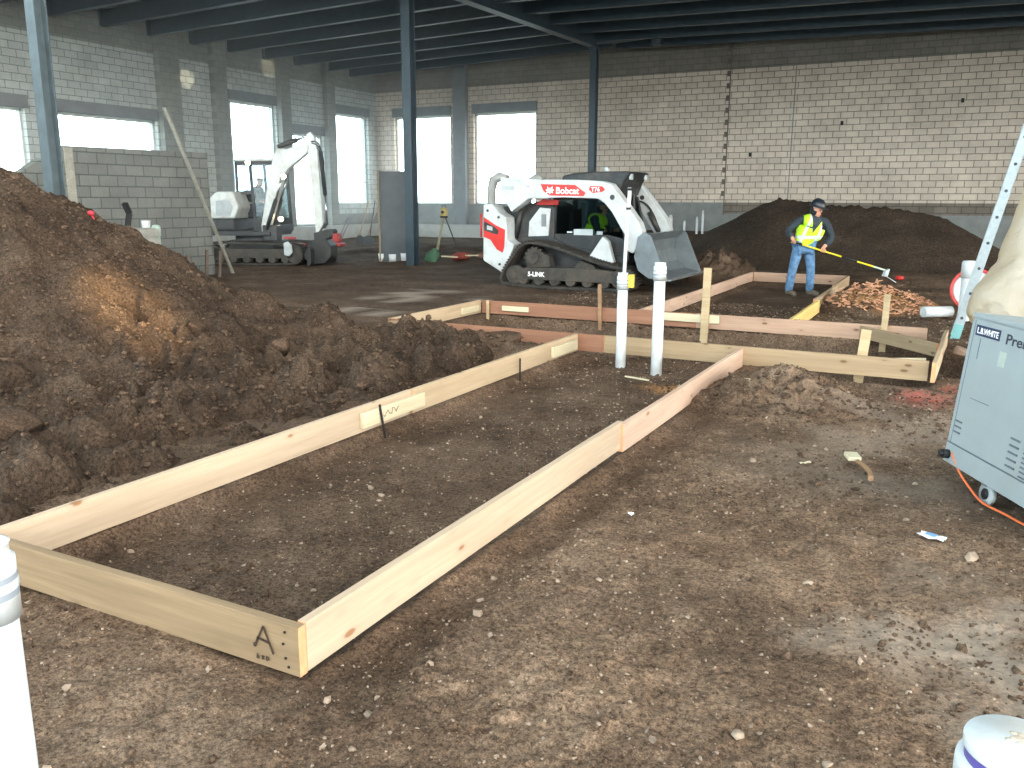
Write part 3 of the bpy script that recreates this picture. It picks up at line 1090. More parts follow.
rs_ = np.random.RandomState(3)
n = 120000
px, py = rs_.uniform(-6, 2.2, n), .6 + 13.5 * rs_.rand(n) ** 2.0
keep = (vnoise(px * 1.3, py * 1.3, 90) + .35 * rs_.randn(n) > -.1) & ~((px < -3.75) & (py < 8.3)) & ~((np.abs(px + 3.64) < .05) & (py < 8.6)) & ~((np.abs(px + 1.87) < .05) & (py < 8.6)) & ~((np.abs(py - 2.03) < .05) & (px > -3.7) & (px < -1.8))
px, py = px[keep], py[keep]
r = (.0032 + .0060 * rs_.rand(len(px)) ** 2.5) * (.72 + .09 * py) + .016 * (rs_.rand(len(px)) ** 40)
pz = ground_h(px, py) + r * .25
sel = rs_.rand(len(px)) < .22
scatter('gravel', np.stack([px, py, pz], -1)[sel], r[sel], M_STONE, 'pale small stones strewn over the bare soil in front', 'gravel', 5)
scatter('crumbs', np.stack([px, py, pz], -1)[~sel], r[~sel] * 1.35, M_CLOD, 'brown soil crumbs strewn over the bare ground in front', 'soil crumbs', 6)

# clods: mound flank, trench edges, loose heaps
n = 34000
px, py = rs_.uniform(-10, -3.85, n), rs_.uniform(1.8, 8.8, n)
pz = mound_h(px, py)
k_ = (pz > .0) & (vnoise(px * 1.1, py * 1.1, 95) + .4 * rs_.randn(n) > -.05)
P = np.stack([px, py, pz], -1)[k_]
r = .007 + .018 * rs_.rand(len(P)) ** 4 + .03 * rs_.rand(len(P)) ** 30
P[:, 2] += r * .1
scatter('mound_clods', P, r, M_CLOD, 'brown clods lying all over the big mound at left', 'soil clods', 8, .75)
P = []
for cx, cy, rx, ry, m in ((-1.25, 7.2, .75, .9, 500), (-4.6, 8.05, 1, .4, 300), (-5.7, 8.0, .7, .4, 250), (-4.6, 9.2, 1, .6, 260), (-1.2, 14.3, .9, 1.0, 420), (.2, 9.6, .4, .6, 80), (-4.75, 18.6, .9, 2, 300)):
    a, d = rs_.uniform(0, 6.28, m), np.sqrt(rs_.rand(m))
    x, y = cx + rx * d * np.cos(a), cy + ry * d * np.sin(a)
    P.append(np.stack([x, y, ground_h(x, y)], -1))
P = np.concatenate(P)
k_ = ~((np.abs(P[:, 1] - 8.49) < .06) & (P[:, 0] < -.1)) & ~((np.abs(P[:, 0] + 1.86) < .09) & (P[:, 1] < 8.6)) & ~((np.abs(P[:, 0] + 1.85) < .1) & (P[:, 1] > 10.7)) & ~((np.abs(P[:, 0] + .1) < .1) & (P[:, 1] < 10.8)) & (P[:, 1] < 19.4)
P = P[k_]
r = .010 + .03 * rs_.rand(len(P)) ** 4
scatter('loose_clods', P, r, M_CLOD, 'loose clods on the small spoil heaps around the trench form', 'soil clods', 9, .75)

# the larger lumps one can point at
M_LUMP = dirt_mat('lump_soil', srgb(60, 49, 41), srgb(86, 71, 59), srgb(112, 94, 80), fine=1.3)


def lump(x, y, z, r, label, seed, mat, name='soil_clod', cat='clod', group='larger soil clods', flat=.7):
    me_o = scatter(name, np.array([[0., 0, 0]]), np.array([r]), mat, label, cat, seed, flat, True, None)
    s = me_o.modifiers.new('sub', 'SUBSURF')
    s.subdivision_type = 'SIMPLE'
    s.levels = s.render_levels = 3
    tx = bpy.data.textures.get('lump') or bpy.data.textures.new('lump', 'CLOUDS')
    tx.noise_scale = .35
    d = me_o.modifiers.new('rough', 'DISPLACE')
    d.texture = tx
    d.strength = r * .45
    d.texture_coords = 'GLOBAL'
    me_o.location = (x, y, z)
    me_o['group'] = group
    return me_o


for i, (x, y, r, lb) in enumerate((
        (-5.25, 6.1, .16, 'large tan clod low on the mound flank, lone beside the near form'), (-5.9, 6.35, .13, 'rounded clod near the middle of the mound flank'),
        (-4.55, 7.35, .12, 'pale clod at the mound toe, close to the near form board'), (-5.2, 3.15, .16, 'dark clod low on the mound near the left edge'),
        (-6.6, 5.9, .12, 'clod just right of the sunlit gouge in the mound'), (-4.35, 5.6, .08, 'small pale clod at the mound foot, mid length of the near form'))):
    lump(x, y, float(mound_h(np.array(x), np.array(y))) + r * .25, r, lb, 20 + i, M_LUMP)
lump(-4.35, 8.12, .1, .17, 'big tan clod lying by the left end of the near trench board', 40, M_LUMP)
lump(.10, 9.75, .09, .15, 'rounded rock at the right end of the trench, beside the heater', 41, plain('rock', srgb(150, 126, 108), .9, var=.25, scale=8), 'rock', 'rock', 'rocks by the trench end')
lump(.25, 9.1, .04, .10, 'smaller rock by the trench end board, below the rounded rock', 42, bpy.data.materials['rock'], 'rock', 'rock', 'rocks by the trench end')

# splintered wood chips over the rubble heap
n = 900
a, d = rs_.uniform(0, 6.28, n), rs_.rand(n) ** .7
x, y = -1.15 + .85 * d * np.cos(a), 14.2 + .9 * d * np.sin(a)
z = ground_h(x, y) + rs_.uniform(.0, .04, n)
mb = MB()
for i in range(n):
    L, q, e = rs_.uniform(.02, .085), rs_.uniform(0, 6.28), rs_.uniform(-.5, .5)
    dv = Vector((math.cos(q) * L, math.sin(q) * L, e * L)) / 2
    c = Vector((x[i], y[i], z[i]))
    mb.bar(c - dv, c + dv, .022, .012)
tag(mb.build('wood_chips', wood_mat('chips', srgb(196, 140, 106), srgb(226, 178, 142), KN, knots=False), weld=False), 'orange wood chips over the spoil heap right of the far form', 'wood chips', kind='stuff')

# ------------------------------------------------------------------ block partition, prop and things by the walls
M_GREYWOOD = wood_mat('grey_wood', srgb(138, 138, 128), srgb(166, 166, 156), KN, knots=False)
mb = MB()
px0, px1 = -14.66, -14.46
poly = [(9.3, -.2), (13.64, -.2), (13.64, 2.56), (10.28, 2.53), (10.28, 2.3), (9.9, 2.3), (9.3, 1.95)]
vs = [(px0, y, z) for y, z in poly] + [(px1, y, z) for y, z in poly]
nn = len(poly)
mb.add(vs, [tuple(range(nn - 1, -1, -1)), tuple(range(nn, 2 * nn))] + [(i, (i + 1) % nn, (i + 1) % nn + nn, i + nn) for i in range(nn)])
tag(mb.build('block_partition', M_PART), 'free-standing grey block partition behind the soil mound', 'partition')
tag(MB().box(-14.455, 10.30, .6, -14.42, 10.46, 2.5).build('lit_edge_strip', M_GREYWOOD), 'pale upright strip standing for the lit left end edge of the block partition', 'strip')  # pale strip added for the light on the partition's end return
mb = MB().bar((0, 0, 0), (.62, -2.08, 3.34), .07, .04, up=(0, 1, 0))
tag(mb.build('prop_lumber', M_GREYWOOD, loc=(-14.30, 14.02, -.05)), 'long slanting timber prop leaning past the block partition end', 'prop')
tag(MB().tube([(-22.75, 19.95, .4), (-22.75, 19.95, 4.05)], .05, 10).build('downpipe', M_PVC), 'white upright pipe on the left wall beside the wide window', 'pipe')

def gh(x, y):
    return float(ground_h(np.array(float(x)), np.array(float(y))))


M_RED = plain('red_paint', srgb(190, 44, 40), .5)
M_PALLET = wood_mat('pallet_wood', srgb(150, 152, 146), srgb(178, 180, 172), KN, knots=False)
t = thing('block_stack', 'pale grey crate of blocks between mound and block partition', 'crate', (-13.4, 10.62, .36), R(12))
MB().box(-.35, -.42, 0, .35, .42, .72).build('crate', M_PALLET, t, bevel=.02)
for i in range(4):
    MB().box(.352, -.42, .04 + i * .18, .372, .42, .15 + i * .18).build('slat', M_PALLET, t)
    MB().box(-.35, -.44, .04 + i * .18, .35, -.422, .15 + i * .18).build('slat', M_PALLET, t)
mb = MB()
for a_, b_ in (((-.03, -.06, 0), (-.02, .0, .26)), ((-.02, .0, .26), (0, -.10, .44))):
    mb.bar(a_, b_, .09, .07)
tag(mb.build('cordless_saw', M_BLACK, loc=(-13.45, 10.78, 1.085)), 'dark power tool standing on the pale crate behind the mound', 'tool')
mb = MB().lathe([(0, 0), (.07, 0), (.08, .13), (.072, .13), (.064, .02), (0, .02)], n=16)
tag(mb.build('small_bucket', M_PVC, loc=(-13.3, 10.98, 1.083)), 'small white tub beside the power tool on the pale crate', 'tub')
t = thing('vent_pipe', 'pale green white pipe standing behind the mound, left of the prop', 'pipe', (-13.46, 11.33, -.2))
M_GRN = plain('pale_green_pvc', srgb(176, 202, 190), .45)
MB().lathe([(.065, 0), (.065, 1.2), (.055, 1.2)], n=18).build('pipe_body', M_GRN, t)
MB().lathe([(.065, 1.12), (.08, 1.12), (.08, 1.28), (.06, 1.32), (0, 1.33)], n=18).build('cap', M_GRN, t)
mb = MB().ball((0, 0, 0), .04, .035, .03, 12)
mb.tube([(0, 0, 0), (.05, .02, -.12)], .01, 6)
tag(mb.build('red_marker_ball', plain('pink_red', srgb(190, 50, 66), .5), loc=(-8.42, 6.25, float(mound_h(np.array(-8.42), np.array(6.25))) + .05)), 'red marker blob on the mound skyline before the block partition', 'marker')
mb = MB()
for i, (a_, b_) in enumerate(((.0, .55), (.35, .7), (.62, .62))):
    mb.bar((0, a_, -.1), (.02, a_ + .1, b_), .09, .05)
M_POST = wood_mat('dark_post_wood', srgb(84, 74, 66), srgb(108, 96, 86), KN, knots=False)
GS = 'short posts by the prop foot'
for i, (y_, h_) in enumerate(((12.35, .5), (12.85, .58), (13.2, .54))):
    tag(MB().bar((0, 0, -.2), (.03, .05, h_), .09, .05).build('short_post', M_POST, loc=(-13.9, y_, 0)),
        'short dark post before the block partition, ' + ('left of three' if i == 0 else 'middle of three' if i == 1 else 'nearest the long prop'), 'post', GS)

# tall grey panel beside the middle column
t = thing('panel_box', 'tall dark grey steel cabinet standing beside the middle column', 'cabinet', (-13.20, 18.75, gh(-13.2, 18.75) - .03), R(27))
MB().box(-.42, -.12, 0, .42, .12, 2.35).build('cabinet_body', M_DKGREY, t, bevel=.01)
MB().box(-.47, -.14, 0, -.425, .14, 2.37).build('edge_post', wood_mat('edge_wood', srgb(120, 110, 92), srgb(146, 136, 116), KN, knots=False), t)
MB().box(-.36, -.135, .1, .30, -.122, 2.25).build('door', M_DKGREY, t, bevel=.004)
MB().box(.24, -.15, 1.1, .27, -.137, 1.25).build('door_handle', M_GREY, t)

# small stuff at the foot of the middle column
GT = 'white tubs at the middle column'
for i, (x, y) in enumerate(((-13.55, 18.55), (-13.28, 18.62), (-12.95, 18.70))):
    mb = MB().lathe([(0, 0), (.10, 0), (.115, .2), (.105, .2), (.095, .02), (0, .02)], n=16)
    tag(mb.build('paint_tub', M_PVC, loc=(x, y, gh(x, y))), 'white tub at the foot of the middle column, ' + ('left' if i == 0 else 'middle' if i == 1 else 'right') + ' of three', 'tub', GT)
rs = random.Random(12)
DB = [('green_tarp_bundle', srgb(74, 112, 88), (-12.35, 19.1), (.3, .25, .26), 'crumpled green tarp right of the middle column'),
      ('red_debris_bag', srgb(150, 70, 58), (-11.75, 19.55), (.32, .25, .17), 'reddish bag of debris between middle column and tripod'),
      ('brick_rubble', srgb(136, 96, 80), (-11.15, 20.0), (.4, .3, .17), 'heap of brick coloured rubble below the tripod'),
      ('brick_rubble', srgb(120, 104, 90), (-10.5, 20.3), (.38, .28, .12), 'grey brown rubble right of the tripod, towards the track loader')]
for i, (nm, c, (x, y), (a_, b_, h_), lb) in enumerate(DB):
    o = lump(x, y, h_ * .55 + gh(x, y), 1, lb, 60 + i, plain(nm + str(i), c, .85, var=.35, scale=14), nm, nm.split('_')[-1], 'debris by the middle column')
    o.scale = (a_, b_, h_)
    o.modifiers['rough'].strength = .4
for i, (x, y) in enumerate(((-11.9, 19.2), (-11.4, 19.6), (-10.8, 19.75))):
    tag(MB().bar((-.22, 0, 0), (.22, .05, .03), .09, .03).build('timber_offcut', M_PLY, loc=(x, y, gh(x, y) + .12), rot=(0, .1, i * 1.1)),
        'pale timber offcut on the rubble, ' + ('left' if i == 0 else 'middle' if i == 1 else 'right') + ' one of three', 'offcut', 'offcuts on the rubble')

# laser level on a tripod
t = thing('laser_level', 'yellow surveying level on a wooden tripod between column and track loader', 'survey level', (-13.3, 21.2, gh(-13.3, 21.2)))
M_TRI = wood_mat('tripod_wood', srgb(150, 150, 120), srgb(176, 174, 142), KN, knots=False)
for k in range(3):
    a = R(30 + 120 * k)
    MB().bar((.04 * math.cos(a), .04 * math.sin(a), 1.0), (.42 * math.cos(a), .42 * math.sin(a), 0), .05, .035).build('leg', M_TRI if k else M_BLACK, t)
MB().lathe([(0, .98), (.11, .98), (.11, 1.03), (0, 1.03)], n=16).build('tripod_head', M_BLACK, t)
ins = MB().lathe([(0, 1.03), (.09, 1.03), (.11, 1.08), (.11, 1.2), (.08, 1.26), (0, 1.27)], n=16).build('instrument', plain('survey_yellow', srgb(190, 172, 104), .5), t)
MB().disc((.03, -.11, 1.14), (0, 1, 0), .04, .05, 14).build('eyepiece', M_BLACK, ins)
MB().tube([(-.06, 0, 1.26), (-.06, 0, 1.33), (.06, 0, 1.33), (.06, 0, 1.26)], .012, 6).build('carry_handle', M_BLACK, ins)

# red compactor with handles and brooms near the back corner
t = thing('plate_compactor', 'red plate compactor on the pale ledge near the back corner', 'compactor', (-19.7, 24.1, -.02), R(20))
MB().box(-.35, -.28, .02, .35, .28, .12).build('base_plate', M_RED, t, bevel=.02)
MB().box(-.24, -.2, .16, .24, .2, .46).build('engine_block', M_RED, t, bevel=.03)
MB().lathe([(0, .46), (.13, .46), (.15, .54), (.1, .6), (0, .6)], n=16).build('air_filter', M_BLACK, t)
MB().tube([(.25, -.18, .3), (.62, -.18, 1.0), (.62, .18, 1.0), (.25, .18, .3)], .018, 8).build('handle', M_DULL if False else M_GREY, t)
t = thing('plate_compactor', 'smaller red engine with flat base left of the red plate compactor', 'compactor', (-20.6, 22.9, -.02), R(20))
MB().box(-.45, -.28, .02, .45, .28, .14).build('base_plate', M_RED, t, bevel=.02)
MB().box(-.2, -.16, .14, .16, .16, .36).build('engine_block', M_RED, t, bevel=.03)
for i, (x, y, lx) in enumerate(((-19.4, 25.2, .35), (-18.9, 25.0, .45), (-18.5, 24.6, .2))):
    t = thing('shovel', ['wooden handled shovel leaning left of the back corner tools', 'middle shovel leaning between two others near the back corner', 'dark handled shovel nearest the middle column'][i], 'shovel', (x, y, .02), R(25), 'shovels near the back corner')
    MB().tube([(0, 0, .3), (lx, .12, 1.55)], .02, 8).build('handle', M_STAKE if i < 2 else M_DKGREY, t)
    MB().prism([(-.11, 0), (.11, 0), (.12, .25), (.02, .34), (-.02, .34), (-.12, .25)], -.012, .012).build('blade', M_DKGREY, t)

# stub pipes at the foot of the back wall
GP = 'white stub pipes at the back wall'
for i, (x, h_) in enumerate(((-9.22, .55), (-8.72, .36), (-8.28, .5), (-8.08, .72))):
    lb = ['thick white stub pipe by the back wall, leftmost of four', 'short thin white stub pipe by the back wall, second from left', 'white stub pipe by the back wall, third from left', 'tallest thin white stub pipe by the back wall, rightmost of four'][i]
    r_ = .075 if i == 0 else .04
    mb = MB().lathe([(r_, -.3), (r_, h_ * .75), (r_ * .6, h_), (0, h_)], n=14)
    tag(mb.build('stub_pipe', M_PVC, loc=(x, 29.6, .55)), lb, 'pipe', GP)

# ------------------------------------------------------------------ compact track loader
DUST = srgb(150, 138, 124)
M_WHITE = plain('machine_white', srgb(192, 200, 202), .4, var=.05, scale=5, dirt=DUST, dirt_amt=.25)
M_MRED = plain('machine_red', srgb(196, 46, 40), .4, var=.08, scale=5)
M_MBLK = plain('machine_black', srgb(34, 38, 40), .5, var=.15, scale=5, dirt=srgb(92, 84, 76), dirt_amt=.15)
M_TRACK = plain('track_rubber', srgb(40, 40, 38), .85, var=.2, scale=9, dirt=srgb(74, 68, 60), dirt_amt=.45)
M_TFRAME = plain('track_frame_mud', srgb(56, 56, 53), .85, var=.25, scale=7, dirt=srgb(86, 78, 68), dirt_amt=.45)
M_BKT = plain('bucket_steel', srgb(112, 120, 124), .42, .35, var=.15, scale=5)
M_CHROME = plain('cylinder_rod', srgb(190, 194, 196), .25, .8)
M_GLASS = glass('tinted_glass', (.5, .58, .6, 1), .03)
M_GLASS_C = glass('clear_glass', (.82, .9, .92, 1), .02)
M_LETTER = plain('white_lettering', srgb(240, 240, 238), .5, var=.02)
M_GREYPL = plain('plate_grey', srgb(168, 178, 180), .45)


def belt(mb, path, y0, y1, t, lug=.06, lugh=.025):
    """A rubber track along a closed (x, z) path with lugs on its outside."""
    n = len(path)
    P = [Vector((p[0], p[1])) for p in path]
    area = sum(P[i].x * P[(i + 1) % n].y - P[(i + 1) % n].x * P[i].y for i in range(n))
    N = []
    for i in range(n):
        d = (P[(i + 1) % n] - P[i - 1]).normalized()
        q = Vector((d.y, -d.x)) * (1 if area > 0 else -1)
        N.append(q)
    vs, fs = [], []
    for p, q in zip(P, N):
        o = p + q * t
        vs += [(p.x, y0, p.y), (o.x, y0, o.y), (o.x, y1, o.y), (p.x, y1, p.y)]
    for i in range(n):
        j = (i + 1) % n
        for k in range(4):
            fs.append((i * 4 + k, i * 4 + (k + 1) % 4, j * 4 + (k + 1) % 4, j * 4 + k))
    mb.add(vs, fs)
    acc, last = 0, 0
    for i in range(n):
        a, b = P[i] + N[i] * t, P[(i + 1) % n] + N[(i + 1) % n] * t
        L = (b - a).length
        s = lug - acc
        while s < L:
            c = a + (b - a) * (s / L)
            d = (b - a).normalized()
            q = Vector((d.y, -d.x)) * (1 if area > 0 else -1)
            h = lug * .28
            pts = [c - d * h - q * .01, c + d * h - q * .01, c + d * h * .7 + q * lugh, c - d * h * .7 + q * lugh]
            mb.prism([(p.x, p.y) for p in pts], y0 + .005, y1 - .005)
            s += lug
        acc = L - (s - lug)
    return mb


LO = thing('track_loader', 'white and red compact track loader with its bucket lowered, beyond the trench form', 'loader', (-6.82, 14.36, -.02), R(-1))
TRK = chaikin([(-.90, .06), (1.42, .06), (1.66, .12), (1.74, .30), (1.60, .40), (1.05, .48), (.28, .73), (-.30, .84), (-.52, .78), (-.72, .52), (-.93, .20)], True, 2)
for near, y0 in ((True, 0.), (False, 1.53)):
    y1 = y0 + .42
    tr = belt(MB(), TRK, y0, y1, .045).build('rubber_track', M_TRACK, LO, weld=False)
    fr = MB()
    fr.prism([(-.72, .16), (1.45, .16), (1.58, .26), (1.3, .38), (.9, .40), (.3, .40), (-.45, .38), (-.72, .28)], y0 + .07, y1 - .07)
    fr.prism([(-.42, .38), (.05, .40), (.0, .62), (-.38, .66)], y0 + .12, y1 - .1)
    fr.prism([(.5, .38), (.95, .38), (.9, .47), (.62, .55)], y0 + .14, y1 - .1)
    tf = fr.build('track_frame', M_TFRAME, LO, bevel=.012)
    for i in range(6):
        x = -.52 + i * .33
        MB().disc((x, (y0 + y1) / 2, .165), (0, 1, 0), .10, .25, 18).disc((x, (y0 + y1) / 2, .165), (0, 1, 0), .04, .27, 12).build('track_roller', M_TFRAME, LO)
    for x, z, r in ((-.70, .24, .17), (1.44, .24, .17)):
        m = MB().disc((x, (y0 + y1) / 2, z), (0, 1, 0), r, .26, 26).disc((x, (y0 + y1) / 2, z), (0, 1, 0), r * .45, .34, 16)
        m.build('idler_wheel', M_TFRAME, LO)
    sp = MB().disc((-.30, (y0 + y1) / 2, .56), (0, 1, 0), .17, .2, 24).disc((-.30, (y0 + y1) / 2, .56), (0, 1, 0), .11, .32, 20)
    for k in range(14):
        a = 2 * PI * k / 14
        sp.disc((-.30 + .185 * math.cos(a), (y0 + y1) / 2, .56 + .185 * math.sin(a)), (0, 1, 0), .024, .2, 8)
    sp.build('drive_sprocket', M_TFRAME, LO)
    if near:
        text('track_lettering', '5-LINK', .115, M_LETTER, tf, frame((-.40, .066, .225), (1, 0, 0), (0, 0, 1)), .004, .001)

ch = MB()
ch.prism([(-.80, .34), (1.30, .34), (1.46, .52), (1.36, .62), (.2, .80), (-.1, .95), (-.62, .95), (-.85, .9)], .45, 1.50)
ch.prism([(-.95, .9), (-.05, .9), (-.05, 1.50), (-.35, 1.60), (-.80, 1.50), (-.95, 1.38)], .46, 1.49)
ch.build('chassis', M_MBLK, LO, bevel=.02)
# engine side panel, white with the red top stripe
MB().prism([(-.58, .94), (-.16, .96), (-.12, 1.46), (-.34, 1.48), (-.56, 1.22)], .425, .458).build('engine_side_panel', M_WHITE, LO, bevel=.006)
MB().prism([(-.42, 1.53), (0.04, 1.53), (0.06, 1.62), (-.28, 1.64)], .41, .45).build('red_side_stripe', M_MRED, LO, bevel=.005)
MB().box(-.30, .418, 1.13, -.2, .427, 1.36).build('engine_louvre', M_GREY, LO)
# rear uprights and tailgate
for near, y0 in ((True, .06), (False, 1.55)):
    up_ = MB().prism([(-1.37, .48), (-.96, .27), (-.80, .50), (-.69, .80), (-.84, .88), (-.86, 1.30), (-1.02, 1.38), (-1.17, 1.55), (-1.36, 1.53)], y0, y0 + .34).build('rear_upright', M_WHITE, LO, bevel=.02)
    yy = y0 - .004 if near else y0 + .344
    d = MB().prism([(-1.345, .93), (-1.20, .88), (-1.06, .70), (-.935, .64), (-.90, .74), (-.88, 1.07), (-1.08, 1.15), (-1.345, 1.30)], yy - .004, yy + .004).build('red_decal', M_MRED, up_)
    MB().prism([(-1.33, 1.05), (-1.16, 1.0), (-1.04, .98), (-1.02, 1.05), (-1.10, 1.12), (-1.33, 1.22)], yy - .009, yy + .009).build('tail_lamp_housing', M_MBLK, up_)
    MB().prism([(-1.27, 1.07), (-1.15, 1.05), (-1.15, 1.12), (-1.27, 1.15)], yy - .014, yy + .014).build('tail_lamp', M_GREYPL, up_)
    for x, z in ((-1.26, 1.42), (-1.02, 1.30), (-1.0, .42)):
        MB().disc((x, yy, z), (0, 1, 0), .025, .02, 12).build('pivot_bolt', M_MBLK, up_)
tg = MB().prism([(-1.42, .50), (-1.34, .46), (-1.34, 1.50), (-1.42, 1.46)], .2, 1.75).build('tailgate', M_WHITE, LO, bevel=.015)
MB().box(-1.43, .6, .75, -1.415, 1.35, 1.3).build('tailgate_grille', M_MBLK, tg)
MB().tube([(-1.43, .10, .92), (-1.43, .10, 1.36)], .018, 8).build('corner_guard', M_MRED, LO)

# lift arms
ARM = [(-1.02, 2.03), (-.12, 1.985), (.55, 1.975), (1.04, 1.95), (1.22, 1.90), (1.46, 1.62), (1.76, 1.24), (1.82, 1.08), (1.76, .82), (1.66, .70), (1.56, .74), (1.50, 1.02), (1.24, 1.42), (1.10, 1.57), (.97, 1.645), (.27, 1.665), (-.42, 1.64), (-.58, 1.53), (-.78, 1.40), (-.98, 1.72)]
for near, y0 in ((True, .10), (False, 1.60)):
    y1 = y0 + .24
    arm = MB().prism(ARM, y0, y1).build('lift_arm', M_WHITE, LO, bevel=.018)
    MB().disc((1.25, (y0 + y1) / 2, 1.67), (0, 1, 0), .045, .26, 16).build('arm_pivot', M_MBLK, arm)
    yy = y0 - .003
    if near:
        r1 = MB().prism([(-.16, 1.905), (.53, 1.885), (.74, 1.745), (.70, 1.69), (.02, 1.70), (-.10, 1.78)], yy - .003, yy + .003).build('red_arm_panel', M_MRED, arm)
        text('arm_lettering', 'Bobcat', .165, M_LETTER, r1, frame((.145, yy - .0045, 1.735), (1, 0, -.02), (.02, 0, 1)), .0035, .001)
        hd = MB()
        # white cat's-head emblem: a tapering face with two ears, mane tufts and cut-out cheeks
        hx, hz = .03, 1.80
        yq = yy - .006
        hd.prism([(hx - .05, hz + .07), (hx - .03, hz + .035), (hx + .02, hz + .035), (hx + .055, hz + .07), (hx + .05, hz + .01), (hx + .09, hz + .0), (hx + .05, hz - .025), (hx + .065, hz - .06), (hx + .02, hz - .045), (hx, hz - .08), (hx - .03, hz - .045), (hx - .075, hz - .06), (hx - .055, hz - .02), (hx - .09, hz), (hx - .05, hz + .012)], yq - .001, yq + .001)
        hd.build('head_emblem', M_LETTER, r1)
        em = MB().prism([(hx - .035, hz + .012), (hx - .008, hz), (hx - .035, hz - .004)], yq - .003, yq - .0012)
        em.prism([(hx + .04, hz + .012), (hx + .012, hz), (hx + .04, hz - .004)], yq - .003, yq - .0012)
        em.prism([(hx - .012, hz - .035), (hx + .016, hz - .035), (hx + .002, hz - .052)], yq - .003, yq - .0012)
        em.build('emblem_features', M_MRED, r1)
        r2 = MB().prism([(.82, 1.865), (1.06, 1.858), (1.11, 1.80), (1.06, 1.765), (.88, 1.745), (.80, 1.80)], yy - .003, yy + .003).build('red_model_panel', M_MRED, arm)
        text('model_lettering', 'T76', .105, M_LETTER, r2, frame((.845, yy - .0045, 1.768), (1, 0, .02), (0, 0, 1)), .002, .001)
        MB().box(-.96, yy - .003, 1.80, -.72, yy + .003, 1.87).build('grey_label', M_GREYPL, arm)
        MB().disc((-.42, y0, 1.86), (0, 1, 0), .014, .012, 10).build('arm_bolt', M_GREY, arm)
    MB().tube([(-1.27, (y0 + y1) / 2, 1.45), (-1.27, (y0 + y1) / 2, 1.82), (-1.22, (y0 + y1) / 2, 1.98), (-1.10, (y0 + y1) / 2, 2.05), (-.92, (y0 + y1) / 2, 2.0)], [.075, .085, .09, .09, .08], 12).build('rear_link', plain('arm_grey', srgb(150, 152, 148), .5) if 'arm_grey' not in bpy.data.materials else bpy.data.materials['arm_grey'], LO)
    ym = (y0 + y1) / 2 + (.2 if near else -.2)
    MB().tube([(-.86, ym, .92), (-.72, ym, 1.48)], .055, 12).build('lift_cylinder', M_MBLK, LO)
    MB().tube([(-.72, ym, 1.48), (-.62, ym, 1.80)], .028, 10).build('cylinder_rod', M_CHROME, LO)
    yb = y1 + .05 if near else y0 - .05
    MB().tube([(1.42, yb, 1.40), (1.62, yb, 1.05)], .05, 12).build('tilt_cylinder', M_MBLK, LO)
    MB().tube([(1.62, yb, 1.05), (1.78, yb, .78)], .026, 10).build('tilt_rod', M_CHROME, LO)
    for q in range(3):
        MB().tube(chaikin([(1.10, yb + .03 * q, 1.62), (1.35, yb + .03 * q, 1.58), (1.56, yb + .02 * q, 1.25), (1.66, yb + .03 * q, .9)], False, 2), .014, 6).build('hydraulic_hose', M_BLACK, LO)
    MB().prism([(.78, .62), (1.03, .98), (1.14, .90), (1.26, .52), (1.10, .47)], y0 + (.12 if near else 0), y0 + (.24 if near else .12)).build('front_fender', M_WHITE, LO, bevel=.012)
MB().tube([(1.58, .3, .95), (1.58, 1.65, .95)], .06, 12).build('cross_tube', M_WHITE, LO)
MB().box(-1.0, .3, 1.82, -.86, 1.65, 1.98).build('rear_cross_beam', M_WHITE, LO, bevel=.02)
# the attachment plate
MB().prism([(1.62, .42), (1.72, .40), (1.86, .98), (1.78, 1.02)], .42, 1.52).build('quick_coupler', M_MBLK, LO, bevel=.01)

# cab
C0, C1 = .50, 1.45
cab = MB()
for y in (C0, C1 - .06):
    cab.prism([(-.16, .92), (-.06, .92), (-.02, 1.66), (-.10, 1.70)], y, y + .06)
    cab.prism([(1.14, 1.70), (1.24, 1.68), (1.44, .90), (1.44, .55), (1.34, .55), (1.34, .88)], y, y + .06)
    cab.prism([(-.10, 1.62), (1.2, 1.62), (1.2, 1.72), (-.10, 1.72)], y, y + .06)
    cab.prism([(-.14, .80), (1.34, .55), (1.42, .60), (1.40, .92), (1.0, 1.0), (-.08, 1.0)], y, y + .06)
cab.box(-.14, C0, .85, -.08, C1, 1.05)
cab.build('cab_frame', M_MBLK, LO, bevel=.01)
rf = MB().prism([(.06, 1.90), (.10, 2.06), (.30, 2.10), (.78, 2.125), (1.36, 2.125), (1.43, 2.10), (1.30, 1.92), (1.22, 1.70), (-.08, 1.70)], C0 - .03, C1 + .03).build('cab_roof', M_MBLK, LO, bevel=.03)
MB().lathe([(0, 0), (.05, 0), (.05, .07), (.03, .09), (0, .09)], (.86, .75, 2.125), 14).build('beacon', M_GREYPL, rf)
for y in (C0 + .1, C1 - .1):
    MB().box(1.38, y - .06, 1.98, 1.42, y + .06, 2.08).build('roof_lamp', M_GREYPL, rf, bevel=.008)
for y in (C0 + .028, C1 - .032):
    MB().prism([(-.04, 1.0), (1.0, 1.0), (1.36, .90), (1.18, 1.66), (-.02, 1.66)], y, y + .006).build('side_window', M_GLASS, LO)
MB().prism([(1.345, .62), (1.365, .62), (1.40, .92), (1.23, 1.66), (1.21, 1.66), (1.375, .92)], C0 + .06, C1 - .06).build('front_window', M_GLASS, LO)
MB().box(.34, C0 - .012, .985, .72, C0 - .002, 1.095).build('data_plate', M_GREYPL, LO)
MB().box(.80, C0 - .01, 1.0, .92, C0 - .002, 1.06).build('small_label', M_GREYPL, LO)
MB().box(.20, C0 - .01, 1.02, .31, C0 - .002, 1.05).build('small_label', M_GREYPL, LO)
st = MB().box(.15, .78, .80, .65, 1.18, .92)
st.box(.08, .78, .90, .2, 1.18, 1.45)
